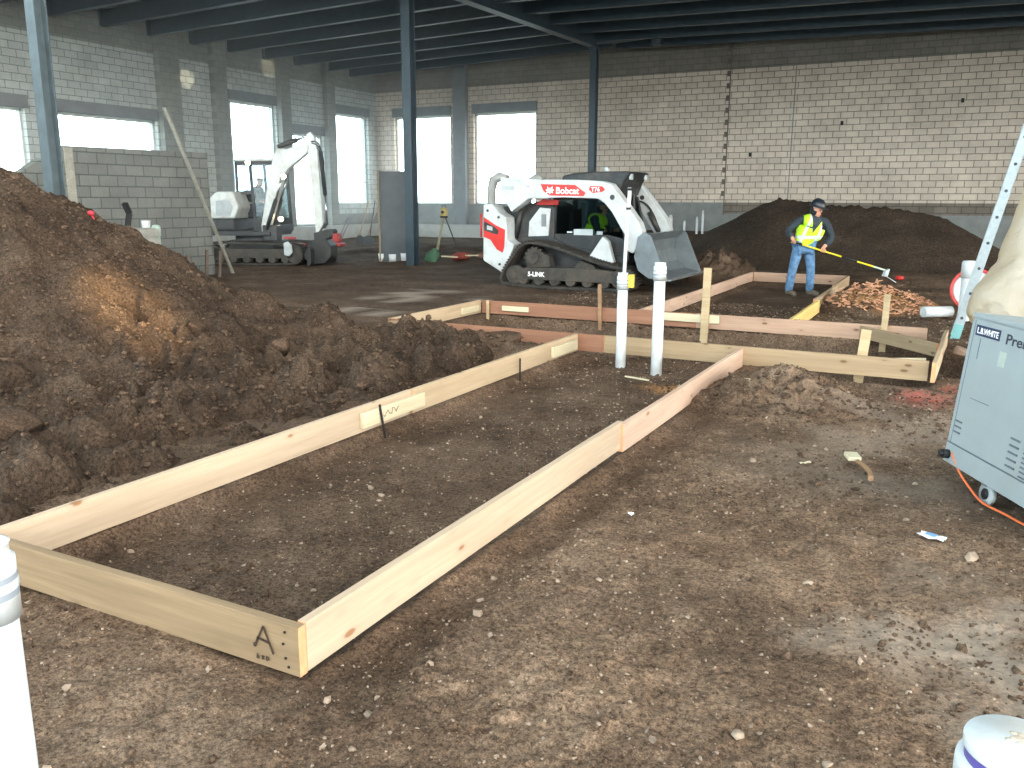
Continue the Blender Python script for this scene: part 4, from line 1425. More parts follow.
st.build('operator_seat', M_BLACK, LO, bevel=.04)
MB().tube([(1.0, .62, .7), (.98, .62, 1.1), (.9, .66, 1.16)], .025, 8).build('joystick', M_BLACK, LO)
MB().tube([(1.46, .52, 1.15), (1.52, .50, 1.3), (1.50, .50, 1.72), (1.42, .5, 1.8)], .02, 8).build('grab_rail', M_MBLK, LO)
MB().box(1.40, .40, 1.62, 1.46, .50, 1.85).build('mirror', M_BLACK, LO, bevel=.01)

# bucket: curved shell, two side plates, cutting edge
BP = [(1.80, 1.00), (1.90, 1.06), (1.99, 1.05), (1.86, .92), (1.83, .72), (1.90, .50), (2.05, .36), (2.30, .30), (2.34, .27), (2.02, .29), (1.82, .42), (1.74, .66)]
bk = MB().prism(BP, -.02, 1.98).build('bucket', M_BKT, LO, bevel=.006)
for y in (-.045, 1.955):
    MB().prism([(1.74, .66), (1.80, 1.0), (1.93, 1.085), (2.03, 1.02), (2.35, .30), (2.30, .27), (2.02, .29), (1.82, .42)], y, y + .05).build('side_plate', M_BKT, bk, bevel=.006)
MB().box(2.28, -.05, .262, 2.42, 2.01, .29).build('cutting_edge', M_CHROME, bk)

# ------------------------------------------------------------------ mini excavator with work lights on
M_EXW = plain('excavator_white', srgb(206, 214, 212), .4, var=.06, scale=5, dirt=DUST, dirt_amt=.3)
M_LAMP = emis('lit_work_lamp', (1, .86, .55, 1), 14)
EX = thing('mini_excavator', 'white mini excavator with raised boom and lit work lamps by the left wall', 'excavator', (-15.67, 15.84, -.02), R(20))
ET = chaikin([(-.95, .08), (1.24, .08), (1.42, .2), (1.42, .42), (1.27, .52), (-.95, .56), (-1.10, .42), (-1.10, .2)], True, 2)
for y0 in (-.1, 1.15):
    belt(MB(), ET, y0, y0 + .40, .04).build('rubber_track', M_TRACK, EX, weld=False)
    MB().prism([(-.9, .2), (1.2, .2), (1.22, .42), (-.9, .44)], y0 + .05, y0 + .35).build('track_frame', M_TFRAME, EX, bevel=.01)
    for i in range(6):
        MB().disc((-.65 + i * .33, y0 + .2, .18), (0, 1, 0), .09, .36, 14).build('track_roller', M_TFRAME, EX)
    for x in (-.88, 1.2):
        MB().disc((x, y0 + .2, .31), (0, 1, 0), .2, .3, 20).build('idler_wheel', M_TFRAME, EX)
MB().box(-.5, .25, .3, .6, 1.2, .62).build('undercarriage', M_MBLK, EX, bevel=.03)
bl = MB().prism([(1.62, .06), (1.67, .02), (1.73, .12), (1.73, .42), (1.67, .50), (1.64, .3)], -.25, 1.7).build('dozer_blade', M_MBLK, EX, bevel=.008)
for y in (.35, 1.05):
    MB().bar((.5, y, .35), (1.65, y, .25), .1, .12).build('blade_arm', M_MBLK, bl)
MB().lathe([(0, .55), (.55, .55), (.55, .72), (0, .72)], (0, .72, 0), 28).build('slew_ring', M_MBLK, EX)
# upper structure
MB().prism([(-.98, .74), (.62, .74), (.62, .84), (-.98, .86)], .02, 1.42).build('upper_frame', M_MBLK, EX, bevel=.02)
MB().plan([(-1.05, .16), (-.75, .0), (-.30, .0), (-.30, 1.44), (-.75, 1.44), (-1.05, 1.28)], .86, 1.15).build('counterweight', M_MBLK, EX, bevel=.05)
hd = MB().prism([(-1.02, 1.15), (-.30, 1.15), (-.16, 1.42), (-.28, 1.80), (-.72, 1.80), (-1.0, 1.55)], .02, 1.42).build('engine_hood', M_EXW, EX, bevel=.05)
MB().prism([(-.75, 1.22), (-.38, 1.22), (-.30, 1.42), (-.38, 1.62), (-.72, 1.58)], .008, .021).build('hood_panel', M_GREYPL, hd, bevel=.004)
cb = MB()
K0, K1 = .46, 1.36
for y in (K0, K1 - .05):
    cb.prism([(-.40, 1.80), (-.34, 1.80), (-.34, 2.52), (-.40, 2.52)], y, y + .05)
    cb.prism([(.02, .84), (.09, .84), (.03, 2.52), (-.04, 2.52)], y, y + .05)
    cb.prism([(.62, .84), (.70, .84), (.62, 2.52), (.54, 2.52)], y, y + .05)
    cb.prism([(-.40, 1.74), (.04, 1.74), (.04, 1.82), (-.40, 1.82)], y, y + .05)
    cb.prism([(-.40, 2.46), (.62, 2.46), (.62, 2.56), (-.40, 2.56)], y, y + .05)
    cb.prism([(.05, .84), (.68, .84), (.67, 1.15), (.05, 1.15)], y, y + .05)
cb.box(.55, K0, 2.44, .62, K1, 2.54)
cb.box(-.40, K0, 2.44, -.34, K1, 2.54)
cb.box(.62, K0, .84, .69, K1, 1.0)
cb.build('cab_frame', M_MBLK, EX, bevel=.01)
MB().prism([(-.44, 2.54), (.66, 2.54), (.62, 2.60), (-.40, 2.60)], K0 - .03, K1 + .03).build('cab_roof', M_EXW, EX, bevel=.02)
for y in (K0 + .022, K1 - .028):
    MB().prism([(-.34, 1.82), (-.02, 1.82), (-.04, 2.46), (-.34, 2.46)], y, y + .006).build('rear_side_window', M_GLASS_C, EX)
    MB().prism([(.08, 1.15), (.64, 1.15), (.56, 2.46), (.03, 2.46)], y, y + .006).build('door_window', M_GLASS_C, EX)
st = MB().box(-.24, .72, 1.15, .2, 1.12, 1.28).box(-.32, .72, 1.25, -.20, 1.12, 1.85).build('operator_seat', M_BLACK, EX, bevel=.03)
MB().tube([(.48, .6, .9), (.5, .6, 1.5), (.46, .6, 1.55)], .02, 8).build('control_lever', M_BLACK, EX)
# boom, stick and bucket, beside the cab
Y = .22
sw = MB().box(.40, Y - .16, .62, .78, Y + .16, 1.0).build('swing_post', M_MBLK, EX, bevel=.03)
MB().prism([(.36, .80), (.50, .78), (.72, 1.40), (.96, 2.10), (1.10, 2.32), (1.62, 2.72), (1.66, 2.84), (1.58, 2.92), (1.10, 2.80), (.88, 2.82), (.76, 2.66), (.56, 1.90), (.36, 1.0)], Y - .10, Y + .10).build('boom', M_EXW, EX, bevel=.02)
MB().prism([(1.60, 3.14), (1.70, 3.20), (1.80, 3.10), (1.86, 2.75), (1.90, 1.6), (1.94, .74), (1.88, .62), (1.74, .66), (1.70, 1.6), (1.62, 2.72)], Y - .07, Y + .07).build('stick', M_EXW, EX, bevel=.015)
MB().tube([(.86, Y, 2.86), (1.34, Y, 3.02)], .06, 12).build('stick_cylinder', M_MBLK, EX)
MB().tube([(1.34, Y, 3.02), (1.66, Y, 3.13)], .032, 10).build('stick_rod', M_CHROME, EX)
for y in (Y - .16, Y + .16):
    MB().tube([(.52, y, .90), (.80, y, 1.62)], .05, 12).build('boom_cylinder', M_MBLK, EX)
    MB().tube([(.80, y, 1.62), (.98, y, 2.16)], .028, 10).build('boom_rod', M_CHROME, EX)
MB().tube([(1.92, Y, 2.75), (1.99, Y, 1.72)], .05, 12).build('bucket_cylinder', M_MBLK, EX)
MB().tube([(1.99, Y, 1.72), (2.0, Y, 1.05)], .028, 10).build('bucket_rod', M_CHROME, EX)
MB().bar((1.99, Y, 1.06), (1.84, Y, .84), .16, .05).build('bucket_link', M_MBLK, EX)
MB().prism([(1.70, .82), (2.08, .92), (2.10, .72), (1.98, .60), (1.72, .58)], Y - .14, Y + .14).build('quick_hitch', M_MBLK, EX, bevel=.015)
for q in range(3):
    MB().tube(chaikin([(1.62, Y - .09 + .03 * q, 2.95), (1.92, Y - .1 + .03 * q, 3.0 - .1 * q), (2.02, Y - .1 + .03 * q, 2.5), (1.95, Y - .1 + .03 * q, 2.2), (1.98, Y - .1 + .03 * q, 1.75)], False, 2), .016, 6).build('hydraulic_hose', M_BLACK, EX)
bp = [(1.72, .66), (2.02, .70), (2.16, .52), (2.14, .26), (1.98, .10), (1.66, .08), (1.46, .20), (1.40, .30), (1.48, .32), (1.68, .18), (1.94, .20), (2.04, .34), (2.02, .50), (1.92, .58), (1.72, .56)]
bk = MB().prism(bp, Y - .2, Y + .2).build('digging_bucket', M_MBLK, EX, bevel=.008)
for y in (Y - .22, Y + .19):
    MB().prism([(1.72, .66), (2.02, .70), (2.16, .52), (2.14, .26), (1.98, .10), (1.66, .08), (1.42, .26)], y, y + .03).build('side_plate', M_MBLK, bk)
for i in range(4):
    y = Y - .17 + i * .113
    MB().prism([(1.48, .22), (1.48, .30), (1.32, .36)], y - .035, y + .035).build('tooth', M_CHROME, bk)


def work_lamp(x, y, z, parent, power, dirv=(0.2, -1, -.15)):
    d = Vector(dirv).normalized()
    p = Vector((x, y, z))
    b = MB().tube([p + d * .0, p - d * .09], [.075, .05], 14).build('work_lamp', M_MBLK, parent)
    MB().disc(p + d * .004, d, .062, .012, 14).build('lamp_lens', M_LAMP, b)


work_lamp(-.02, K0 - .05, 2.50, EX, 0)
work_lamp(1.02, Y - .16, 2.16, EX, 0)
work_lamp(.74, K0 - .02, 1.14, EX, 0)
MB().prism([(1.02, .30), (1.14, .26), (1.24, .36), (1.22, .54), (1.12, .62), (1.02, .58)], -.16, -.12).build('side_step_plate', M_GREYPL, EX, bevel=.01)

# ------------------------------------------------------------------ people
M_SKIN = plain('skin', srgb(206, 150, 122), .55, var=.06, scale=20)
M_JEANS = plain('denim', srgb(88, 124, 160), .85, var=.28, scale=14, bump=.3)
M_NAVY = plain('navy_jacket', srgb(44, 54, 62), .85, var=.2, scale=12)
M_HOODIE = plain('dark_hood', srgb(30, 36, 40), .85, var=.2, scale=12)
M_BOOT = plain('work_boot', srgb(104, 92, 78), .85, var=.25, scale=16)
M_TAN = plain('tan_jacket', srgb(120, 104, 80), .85, var=.2, scale=12)
M_DKTROUS = plain('dark_trousers', srgb(46, 50, 56), .85, var=.2, scale=12)
M_HAIR = plain('dark_hair', srgb(40, 30, 24), .8, var=.2, scale=30)
M_EYE = plain('eye', srgb(30, 24, 22), .3)
M_LIP = plain('lips', srgb(170, 96, 84), .5)
M_HAT = plain('dark_hard_hat', srgb(32, 38, 46), .35, var=.1)
M_HATW = plain('white_hard_hat', srgb(220, 224, 222), .35, var=.05)


def vest_mat(name, cx0, cz, slope, vz, waist):
    n = NT(name)
    co = n.new('ShaderNodeTexCoord')
    s = n.new('ShaderNodeSeparateXYZ')
    n.l(co.outputs['Object'], s.inputs[0])
    X, Z = s.outputs['X'], s.outputs['Z']
    cx = n.math('ADD', n.math('MULTIPLY', n.math('SUBTRACT', Z, cz), slope), cx0)
    dx = n.math('ABSOLUTE', n.math('SUBTRACT', X, cx))
    base = n.ramp(n.noise(co.outputs['Object'], 16, 4), [(.3, srgb(170, 226, 20)), (.7, srgb(206, 250, 48))])
    vert = n.math('LESS_THAN', n.math('ABSOLUTE', n.math('SUBTRACT', dx, .125)), .025)
    hor = n.math('LESS_THAN', n.math('ABSOLUTE', n.math('SUBTRACT', Z, waist)), .028)
    silver = n.math('MAXIMUM', vert, hor)
    c = n.mix(silver, base, srgb(196, 210, 200))
    v = n.math('LESS_THAN', dx, n.math('MULTIPLY', n.math('SUBTRACT', Z, vz), .42))
    fr = n.math('LESS_THAN', s.outputs['Y'], -.02)
    c = n.mix(n.math('MULTIPLY', v, fr), c, srgb(44, 54, 62))
    n.col(c)
    n.bump(n.noise(co.outputs['Object'], 22, 3), .5, .02)
    return n.set(.7)


def V3(*a):
    return Vector(a)


def person(label, loc, rotz, J, face, tool_axis, jacket, trousers, vest=None, hat=None, hood=None, boots=True, name='person'):
    """J: joints in metres in the figure's own frame. tool_axis: axis each hand closes around (left, right)."""
    root = thing(name, label, 'person', loc, rotz)
    pts, ed = {}, []

    def add(k, p, r, par=None):
        pts[k] = (Vector(p), r)
        if par:
            ed.append((par, k))
    f = Vector(face).normalized()
    upv = (Vector((0, 0, 1)) - f * f.z).normalized()
    sd = f.cross(upv).normalized()
    H = Vector(J['head'])
    add('pelvis', J['pelvis'], (.15, .105))
    add('belly', J['belly'], (.135, .10), 'pelvis')
    add('chest', J['chest'], (.155, .11), 'belly')
    add('collar', (Vector(J['chest']) * .35 + Vector(J['neck']) * .65), (.10, .075), 'chest')
    add('neck', J['neck'], .055, 'collar')
    add('jaw', H - upv * .055 + f * .02, .062, 'neck')
    add('skull', H + upv * .03 - f * .012, .086, 'jaw')
    add('crown', H + upv * .085 - f * .015, .062, 'skull')
    add('nose', H + f * .105 + upv * -.005, .014, 'skull')
    add('chin', H + f * .085 - upv * .085, .022, 'jaw')
    for q in (-1, 1):
        add('ear%d' % q, H + sd * (.088 * q) + upv * .0 - f * .01, .018, 'skull')
    for q, nm in ((0, 'l'), (1, 'r')):
        sh, el, ha = Vector(J['sh_' + nm]), Vector(J['el_' + nm]), Vector(J['ha_' + nm])
        add('sh' + nm, sh, .062, 'collar')
        add('up' + nm, sh.lerp(el, .45), .052, 'sh' + nm)
        add('el' + nm, el, .043, 'up' + nm)
        add('fo' + nm, el.lerp(ha, .4), .042, 'el' + nm)
        a = Vector(tool_axis[q]).normalized()
        fd = (ha - el).normalized()
        nrm = (-fd - a * (-fd).dot(a)).normalized()           # from the held bar back to the palm
        t = a.cross(nrm)
        wr = ha + nrm * .085
        add('wr' + nm, wr, .029, 'fo' + nm)
        pm = ha + nrm * .034
        add('pa' + nm, pm, (.036, .018), 'wr' + nm)
        for i in range(4):
            o = (i - 1.5) * .021
            ln = (.92, 1.06, 1., .82)[i]
            add('f%d0%s' % (i, nm), ha + a * o + nrm * .026 + t * .020, .0095, 'pa' + nm)
            add('f%d1%s' % (i, nm), ha + a * o + nrm * .000 + t * .030 * ln, .0088, 'f%d0%s' % (i, nm))
            add('f%d2%s' % (i, nm), ha + a * o - nrm * .026 * ln + t * .012, .0080, 'f%d1%s' % (i, nm))
            add('f%d3%s' % (i, nm), ha + a * o - nrm * .026 - t * .010 * ln, .0070, 'f%d2%s' % (i, nm))
        add('t0' + nm, ha - a * .030 + nrm * .040 - t * .018, .012, 'wr' + nm)
        add('t1' + nm, ha - a * .034 + nrm * .012 - t * .028, .0105, 't0' + nm)
        add('t2' + nm, ha - a * .022 - nrm * .016 - t * .022, .0085, 't1' + nm)
        hp, kn, an, to = (Vector(J[k + nm]) for k in ('hip_', 'kn_', 'an_', 'toe_'))
        add('hip' + nm, hp, .085, 'pelvis')
        add('th' + nm, hp.lerp(kn, .5), .072, 'hip' + nm)
        add('kn' + nm, kn, .055, 'th' + nm)
        add('ca' + nm, kn.lerp(an, .35), .054, 'kn' + nm)
        add('an' + nm, an, .038, 'ca' + nm)
        add('ft' + nm, an.lerp(to, .6) - Vector((0, 0, .01)), .036, 'an' + nm)
        add('to' + nm, to, .028, 'ft' + nm)
    skin('body', pts, ed, M_SKIN, root, 0, 2)

    def sub(nm, keys, grow, mat, extra=None, par=root, lv=2):
        q = {k: (pts[k][0], tuple(x + grow for x in pts[k][1]) if isinstance(pts[k][1], tuple) else pts[k][1] + grow) for k in keys}
        e = [(a, b) for a, b in ed if a in q and b in q]
        if extra:
            for k, p, r, pa in extra:
                q[k] = (Vector(p), r)
                if pa:
                    e.append((pa, k))
        return skin(nm, q, e, mat, par, 0, lv)
    sub('jacket', ['pelvis', 'belly', 'chest', 'collar', 'shl', 'upl', 'ell', 'fol', 'shr', 'upr', 'elr', 'for'], .022, jacket,
        [('throat', pts['neck'][0] - Vector((0, 0, .015)), .078, 'collar')] + [('cuff' + s, pts['wr' + s][0].lerp(pts['fo' + s][0], .2), .046, 'fo' + s) for s in 'lr'])
    sub('trousers', ['pelvis'] + [k + s for s in 'lr' for k in ('hip', 'th', 'kn', 'ca')], .022, trousers,
        [('hem' + s, pts['an' + s][0] + Vector((0, 0, -.035)), .074, 'ca' + s) for s in 'lr'])
    if vest:
        c0 = pts['chest'][0]
        vq = {'z': (pts['pelvis'][0] + Vector((0, 0, -.03)), (.20, .165)), 'a': (pts['pelvis'][0] + Vector((0, 0, .06)), (.205, .17)), 'b': (pts['belly'][0], (.205, .17)), 'c': (c0, (.225, .18)),
              'd': (pts['collar'][0], (.175, .14)), 'l': (pts['shl'][0].lerp(pts['collar'][0], .3), .115), 'r': (pts['shr'][0].lerp(pts['collar'][0], .22), .128)}
        skin('safety_vest', vq, [('z', 'a'), ('a', 'b'), ('b', 'c'), ('c', 'd'), ('d', 'l'), ('d', 'r')], vest, root, 0, 2)
    if hood:
        skin('hood', {'a': (pts['neck'][0], .085), 'b': (H - f * .03 + upv * .0, .105), 'c': (H + upv * .07 - f * .035, .085)}, [('a', 'b'), ('b', 'c')], hood, root)
    else:
        skin('hair', {'a': (H + upv * .0 - f * .045, .075), 'b': (H + upv * .07 - f * .025, .078)}, [('a', 'b')], M_HAIR, root)
    if boots:
        for s in 'lr':
            an, to = pts['an' + s][0], pts['to' + s][0]
            d = (to - an)
            d.z = 0
            d.normalize()
            skin('boot', {'a': (an + Vector((0, 0, .10)), .058), 'b': (an - d * .035 + Vector((0, 0, -.03)), .05), 'c': (an.lerp(to, .6), .058), 'd': (to + d * .03, .052)},
                 [('a', 'b'), ('b', 'c'), ('c', 'd')], M_BOOT, root)
    ey = MB()
    for q in (-1, 1):
        MB().ball(H + f * .083 + sd * (.034 * q) + upv * .018, .011, n=8).build('eye', M_EYE, root)
    mo = MB()
    mo.bar(H + f * .094 - upv * .05 - sd * .025, H + f * .094 - upv * .05 + sd * .025, .012, .012, up=upv)
    mo.build('mouth', M_LIP, root)
    if hat:
        hm = MB()
        hm.X = frame(H + upv * .065 - f * .012, sd, -f) if False else Matrix.Translation(H + upv * .06 - f * .012) @ Matrix((sd, f, upv)).transposed().to_4x4()
        n_ = 24
        prof = [(.142, 0), (.145, .012), (.128, .014), (.124, .05), (.105, .095), (.065, .122), (0, .130)]
        hm.lathe(prof, n=n_)
        hm.plan([(-.09, .10), (.09, .10), (.075, .172), (0, .19), (-.075, .172)], 0, .012)
        for x in (-.03, 0, .03):
            hm.tube([(x, .11, .07), (x, .05, .125), (x, -.05, .13), (x, -.11, .075)], .008, 6)
        hm.build('hard_hat', hat, root)
    return root


# the worker with the rake, in the far form
ax = V3(1.36, -.05, -.42).normalized()
hl, hr = V3(-.21, -.20, .955), V3(.31, -.22, .80)
ax = (hr - hl).normalized()
J = dict(pelvis=(.04, 0, .88), belly=(.07, -.02, 1.03), chest=(.13, -.05, 1.22), neck=(.165, -.07, 1.385), head=(.185, -.12, 1.495),
         sh_l=(-.04, .02, 1.335), el_l=(-.25, .02, 1.13), ha_l=hl, sh_r=(.375, -.07, 1.295), el_r=(.49, -.08, 1.03), ha_r=hr,
         hip_l=(-.05, 0, .86), kn_l=(-.14, -.04, .46), an_l=(-.175, .0, .085), toe_l=(-.12, -.19, .035),
         hip_r=(.13, 0, .86), kn_r=(.185, -.04, .45), an_r=(.20, .0, .085), toe_r=(.29, -.17, .035))
person('person in lime vest, dark hard hat and jeans holding a yellow rake', (-2.55, 15.88, -.055), R(27.6), J, (.62, -.66, -.30), (ax, ax),
       M_NAVY, M_JEANS, vest_mat('lime_vest', .07, 1.0, .38, 1.10, 1.03), M_HAT, M_HOODIE)

# the rake they hold
rk = thing('asphalt_rake', 'yellow handled rake with pale head held by the person in the lime vest', 'rake', (-2.55, 15.88, -.055), R(27.6))
p_at = lambda d: hl + ax * d
M_YH = plain('yellow_handle', srgb(236, 216, 40), .45)
M_GH = plain('green_white_handle', srgb(206, 224, 196), .45)
MB().tube([p_at(-.06), p_at(.16)], .017, 10).build('black_grip', M_BLACK, rk)
MB().tube([p_at(.16), p_at(.88)], .0155, 10).build('upper_handle', M_YH, rk)
MB().tube([p_at(.88), p_at(1.16)], .020, 10).build('foam_grip', M_BLACK, rk)
MB().tube([p_at(1.16), p_at(1.46)], .0155, 10).build('lower_handle', M_YH, rk)
MB().tube([p_at(1.46), p_at(1.70)], .0155, 10).build('pale_ferrule', M_GH, rk)
e = p_at(1.70)
hd = MB().prism([(-.02, .01), (.05, .03), (.02, -.11), (-.05, -.10)], -.05, .05)
hd.build('rake_head', M_GREYPL, rk, bevel=.006).location = e

# the operator in the loader
J = dict(pelvis=(.48, .98, .86), belly=(.52, .98, 1.0), chest=(.60, .98, 1.16), neck=(.66, .98, 1.345), head=(.71, .98, 1.455),
         sh_l=(.62, 1.17, 1.27), el_l=(.74, 1.22, 1.04), ha_l=(.97, 1.16, 1.07), sh_r=(.62, .79, 1.27), el_r=(.74, .72, 1.04), ha_r=(.97, .70, 1.07),
         hip_l=(.52, 1.08, .86), kn_l=(.93, 1.09, .90), an_l=(1.10, 1.08, .55), toe_l=(1.24, 1.08, .55), hip_r=(.52, .88, .86), kn_r=(.93, .86, .90), an_r=(1.10, .86, .55), toe_r=(1.24, .86, .55))
person('person in lime safety vest seated inside the white and red track loader', (-6.82, 14.36, -.02), R(-1), J, (1, -.15, -.1), ((0, .1, 1), (0, .1, 1)), M_NAVY, M_DKTROUS,
       vest_mat('lime_vest_driver', .5, 1.0, .0, 3, 1.03), None, M_HOODIE)

# the operator in the excavator
J = dict(pelvis=(-0.10, .92, 1.38), belly=(-0.08, .92, 1.52), chest=(-0.05, .92, 1.72), neck=(0.00, .92, 1.94), head=(0.04, .92, 2.07),
         sh_l=(-0.03, 1.11, 1.85), el_l=(0.04, 1.17, 1.60), ha_l=(0.22, 1.1, 1.57), sh_r=(-0.03, .73, 1.85), el_r=(0.04, .67, 1.60), ha_r=(0.22, .68, 1.57),
         hip_l=(-0.06, 1.02, 1.38), kn_l=(0.24, 1.02, 1.40), an_l=(0.26, 1.02, 1.0), toe_l=(0.34, 1.02, .95), hip_r=(-0.06, .82, 1.38), kn_r=(0.24, .82, 1.40), an_r=(0.26, .82, 1.0), toe_r=(0.34, .82, .95))
person('person in tan jacket seated inside the white mini excavator cab', (-15.67, 15.84, -.02), R(20), J, (1, -.2, -.15), ((0, .1, 1), (0, .1, 1)), M_TAN, M_DKTROUS)

# ------------------------------------------------------------------ portable heater on castors, leaning a little
M_HEAT = plain('heater_grey', srgb(152, 163, 166), .45, var=.04, scale=4, dirt=srgb(150, 150, 146), dirt_amt=.1)
M_HEATD = plain('heater_slot', srgb(92, 104, 112), .6)
M_NAVYL = plain('navy_label', srgb(34, 48, 84), .4, var=.03)
M_INK = plain('navy_ink', srgb(36, 44, 62), .4, var=.02)
M_ORANGE = plain('orange_cord', srgb(232, 116, 66), .5, var=.05)
HT = thing('space_heater', 'pale grey box heater on castors at the right edge, with navy label', 'heater', (.017, 5.422, .125))
HT.rotation_euler = Matrix.Rotation(R(-62.4), 3, 'Z').to_euler()
HT.rotation_euler = (Matrix.Rotation(R(-62.4), 3, 'Z') @ Matrix.Rotation(R(-5.5), 3, 'X')).to_euler()
HL, HW_, HH = 1.08, .62, .867
MB().box(0, .004, .02, HL, HW_, HH - .012).build('casing', M_HEAT, HT, bevel=.012)
lid = MB().box(-.012, -.004, HH - .03, HL + .01, HW_ + .01, HH).build('lid', M_HEAT, HT, bevel=.008)
fr = MB().box(.0, -.004, .115, HL, .006, HH - .035).build('access_panel', M_HEAT, HT, bevel=.004)
MB().box(.0, -.006, -.004, HL, .006, .108).build('lower_rail', M_HEAT, HT, bevel=.004)
MB().box(.0, -.003, .1085, HL, .004, .1145).build('panel_seam', M_HEATD, HT)
MB().box(.035, -.0052, .12, .039, -.0035, HH - .04).build('edge_fold', M_HEATD, fr)
for i in range(3):
    MB().box(.05, -.009, .245 - i * .032, .115, -.003, .253 - i * .032).build('louvre', M_HEATD, fr)
for i in range(5):
    MB().box(.585, -.009, .290 - i * .036, .665, -.003, .299 - i * .036).build('louvre', M_HEATD, fr)
for i in range(7):
    MB().box(.71, -.009, .270 - i * .024, .78, -.003, .277 - i * .024).build('louvre', M_HEATD, fr)
lb = MB().box(.056, -.0065, .748, .298, -.004, .806).build('maker_label', M_NAVYL, fr, bevel=.001)
text('label_lettering', 'L.B.WHITE', .046, M_LETTER, lb, frame((.072, -.0072, .761), (1, 0, 0), (0, 0, 1)), .0012, .0006)
text('model_lettering', 'Premier', .076, M_INK, fr, frame((.352, -.0052, .745), (1, 0, 0), (0, 0, 1)) @ Matrix.Diagonal((1.45, 1, 1, 1)), .001, .0006)
MB().box(.325, -.006, .62, .39, -.0042, .70).build('small_sticker', plain('sticker_grey', srgb(176, 188, 180), .5), fr)
MB().box(.118, -.0058, .62, .121, -.004, .735).build('pressed_line', M_HEATD, fr)
MB().box(.14, -.0062, .40, .33, -.0045, .403).build('scratch', M_HEATD, fr)
g = MB().disc((.045, -.02, .045), (0, 1, 0), .026, .045, 16)
g.disc((.045, -.045, .045), (0, 1, 0), .017, .03, 12)
g.build('cord_gland', M_BLACK, HT)
for (x, y) in ((.37, .06), (.92, .06), (.37, .56), (.92, .56)):
    zb = -.06 + .0963 * y * .0
    c = MB().bar((x, y, .01), (x, y, -.03), .05, .04).build('castor_fork', M_GREY, HT)
    w_ = MB().lathe([(.028, -.012), (.062, -.014), (.064, 0), (.062, .014), (.028, .012)], n=22)
    o = w_.build('castor_wheel', M_GREYPL, c, loc=(x + .02, y, -.072), rot=(PI / 2, 0, 0))
    MB().lathe([(0, -.02), (.03, -.02), (.03, .02), (0, .02)], n=14).build('wheel_hub', M_BLACK, HT, loc=(x + .02, y, -.072), rot=(PI / 2, 0, 0))
MB().box(.30, .22, -.11, 1.0, .5, .0).build('burner_box', M_DKGREY, HT, bevel=.01)
for i in range(3):
    MB().tube([(.30 + .2 * i, .15, HH + .02), (.30 + .2 * i, .25, HH + .05), (.30 + .2 * i, .35, HH + .02)], .012, 8)
MB().box(.42, .28, HH, .80, .58, HH + .07).build('blue_top_box', plain('blue_grey_plastic', srgb(108, 132, 176), .5), HT, bevel=.01)

cd_ = [(.052, 5.372, .20), (.062, 5.33, .17), (.10, 5.27, .10), (.15, 5.20, .05), (.21, 5.06, .012), (.27, 4.97, .012), (.33, 4.90, .012), (.40, 4.78, .012), (.52, 4.66, .012), (.75, 4.60, .012)]
mb = MB().tube(chaikin(cd_, False, 2), .0065, 8)
tag(mb.build('power_cord', M_ORANGE), 'orange power cord hanging from the heater and trailing along the soil', 'cord')

# ------------------------------------------------------------------ inflated poly duct behind the heater
n = NT('duct_film')
v = n.coord()
n.col(n.ramp(n.noise(v, 2.5, 4), [(.3, srgb(188, 184, 170)), (.7, srgb(208, 206, 198))]))
n.bump(n.noise(v, 9, 5, .6), .6, .05)
n.b.inputs['Subsurface Weight'].default_value = 0
n.b.inputs['Transmission Weight'].default_value = 0
tr = n.new('ShaderNodeBsdfTranslucent')
tr.inputs['Color'].default_value = srgb(226, 208, 168)
mx_ = n.new('ShaderNodeMixShader')
mx_.inputs[0].default_value = .45
n.l(n.b.outputs[0], mx_.inputs[1])
n.l(tr.outputs[0], mx_.inputs[2])
n.l(mx_.outputs[0], n.n['Material Output'].inputs['Surface'])
M_FILM = n.set(.35)
cpts = chaikin([(.20, 9.03, .44, .05), (.24, 9.08, .52, .22), (.35, 9.16, .63, .31), (.60, 9.33, .83, .36), (.69, 9.48, 1.15, .37), (.78, 9.62, 1.5, .375), (.95, 9.9, 2.2, .38), (1.2, 10.3, 3.1, .38), (1.3, 10.5, 3.4, .30), (1.32, 10.55, 3.46, .05)], False, 2)
mb = MB().tube([p[:3] for p in cpts], [p[3] for p in cpts], 40)
dt = mb.build('duct_bag', M_FILM)
tx = bpy.data.textures.new('wrinkle', 'CLOUDS')
tx.noise_scale = .22
s_ = dt.modifiers.new('sub', 'SUBSURF')
s_.levels = s_.render_levels = 1
dm = dt.modifiers.new('wrinkles', 'DISPLACE')
dm.texture = tx
dm.strength = .07
tag(dt, 'big cream white inflated plastic duct bag behind the heater', 'duct')

# ------------------------------------------------------------------ ladder
t = thing('extension_ladder', 'aluminium ladder leaning at the right, its foot by the trench end board', 'ladder', (0, 11.4, -.03))
lean = Vector((.463, 0, 2.28)).normalized()
W_ = .42
for k in range(2):
    y = k * W_
    rl_ = MB()
    sx_ = Vector((lean.z, 0, -lean.x))
    a = Vector((0, y, 0))
    b = a + lean * 5.0
    rl_.bar(a, b, .095, .006, up=(0, 1, 0))
    sg = 1 if k == 0 else -1
    for e in (-1, 1):
        rl_.bar(a + sx_ * (e * .045) + Vector((0, sg * .014, 0)), b + sx_ * (e * .045) + Vector((0, sg * .014, 0)), .006, .028, up=(0, 1, 0))
    rl_.build('rail', M_ALU, t)
    ft = MB().bar(a - lean * .01, a + lean * .20, .10, .04, up=(0, 1, 0)).build('foot', plain('foot_teal', srgb(120, 176, 176), .5) if k == 0 else bpy.data.materials['foot_teal'], t)
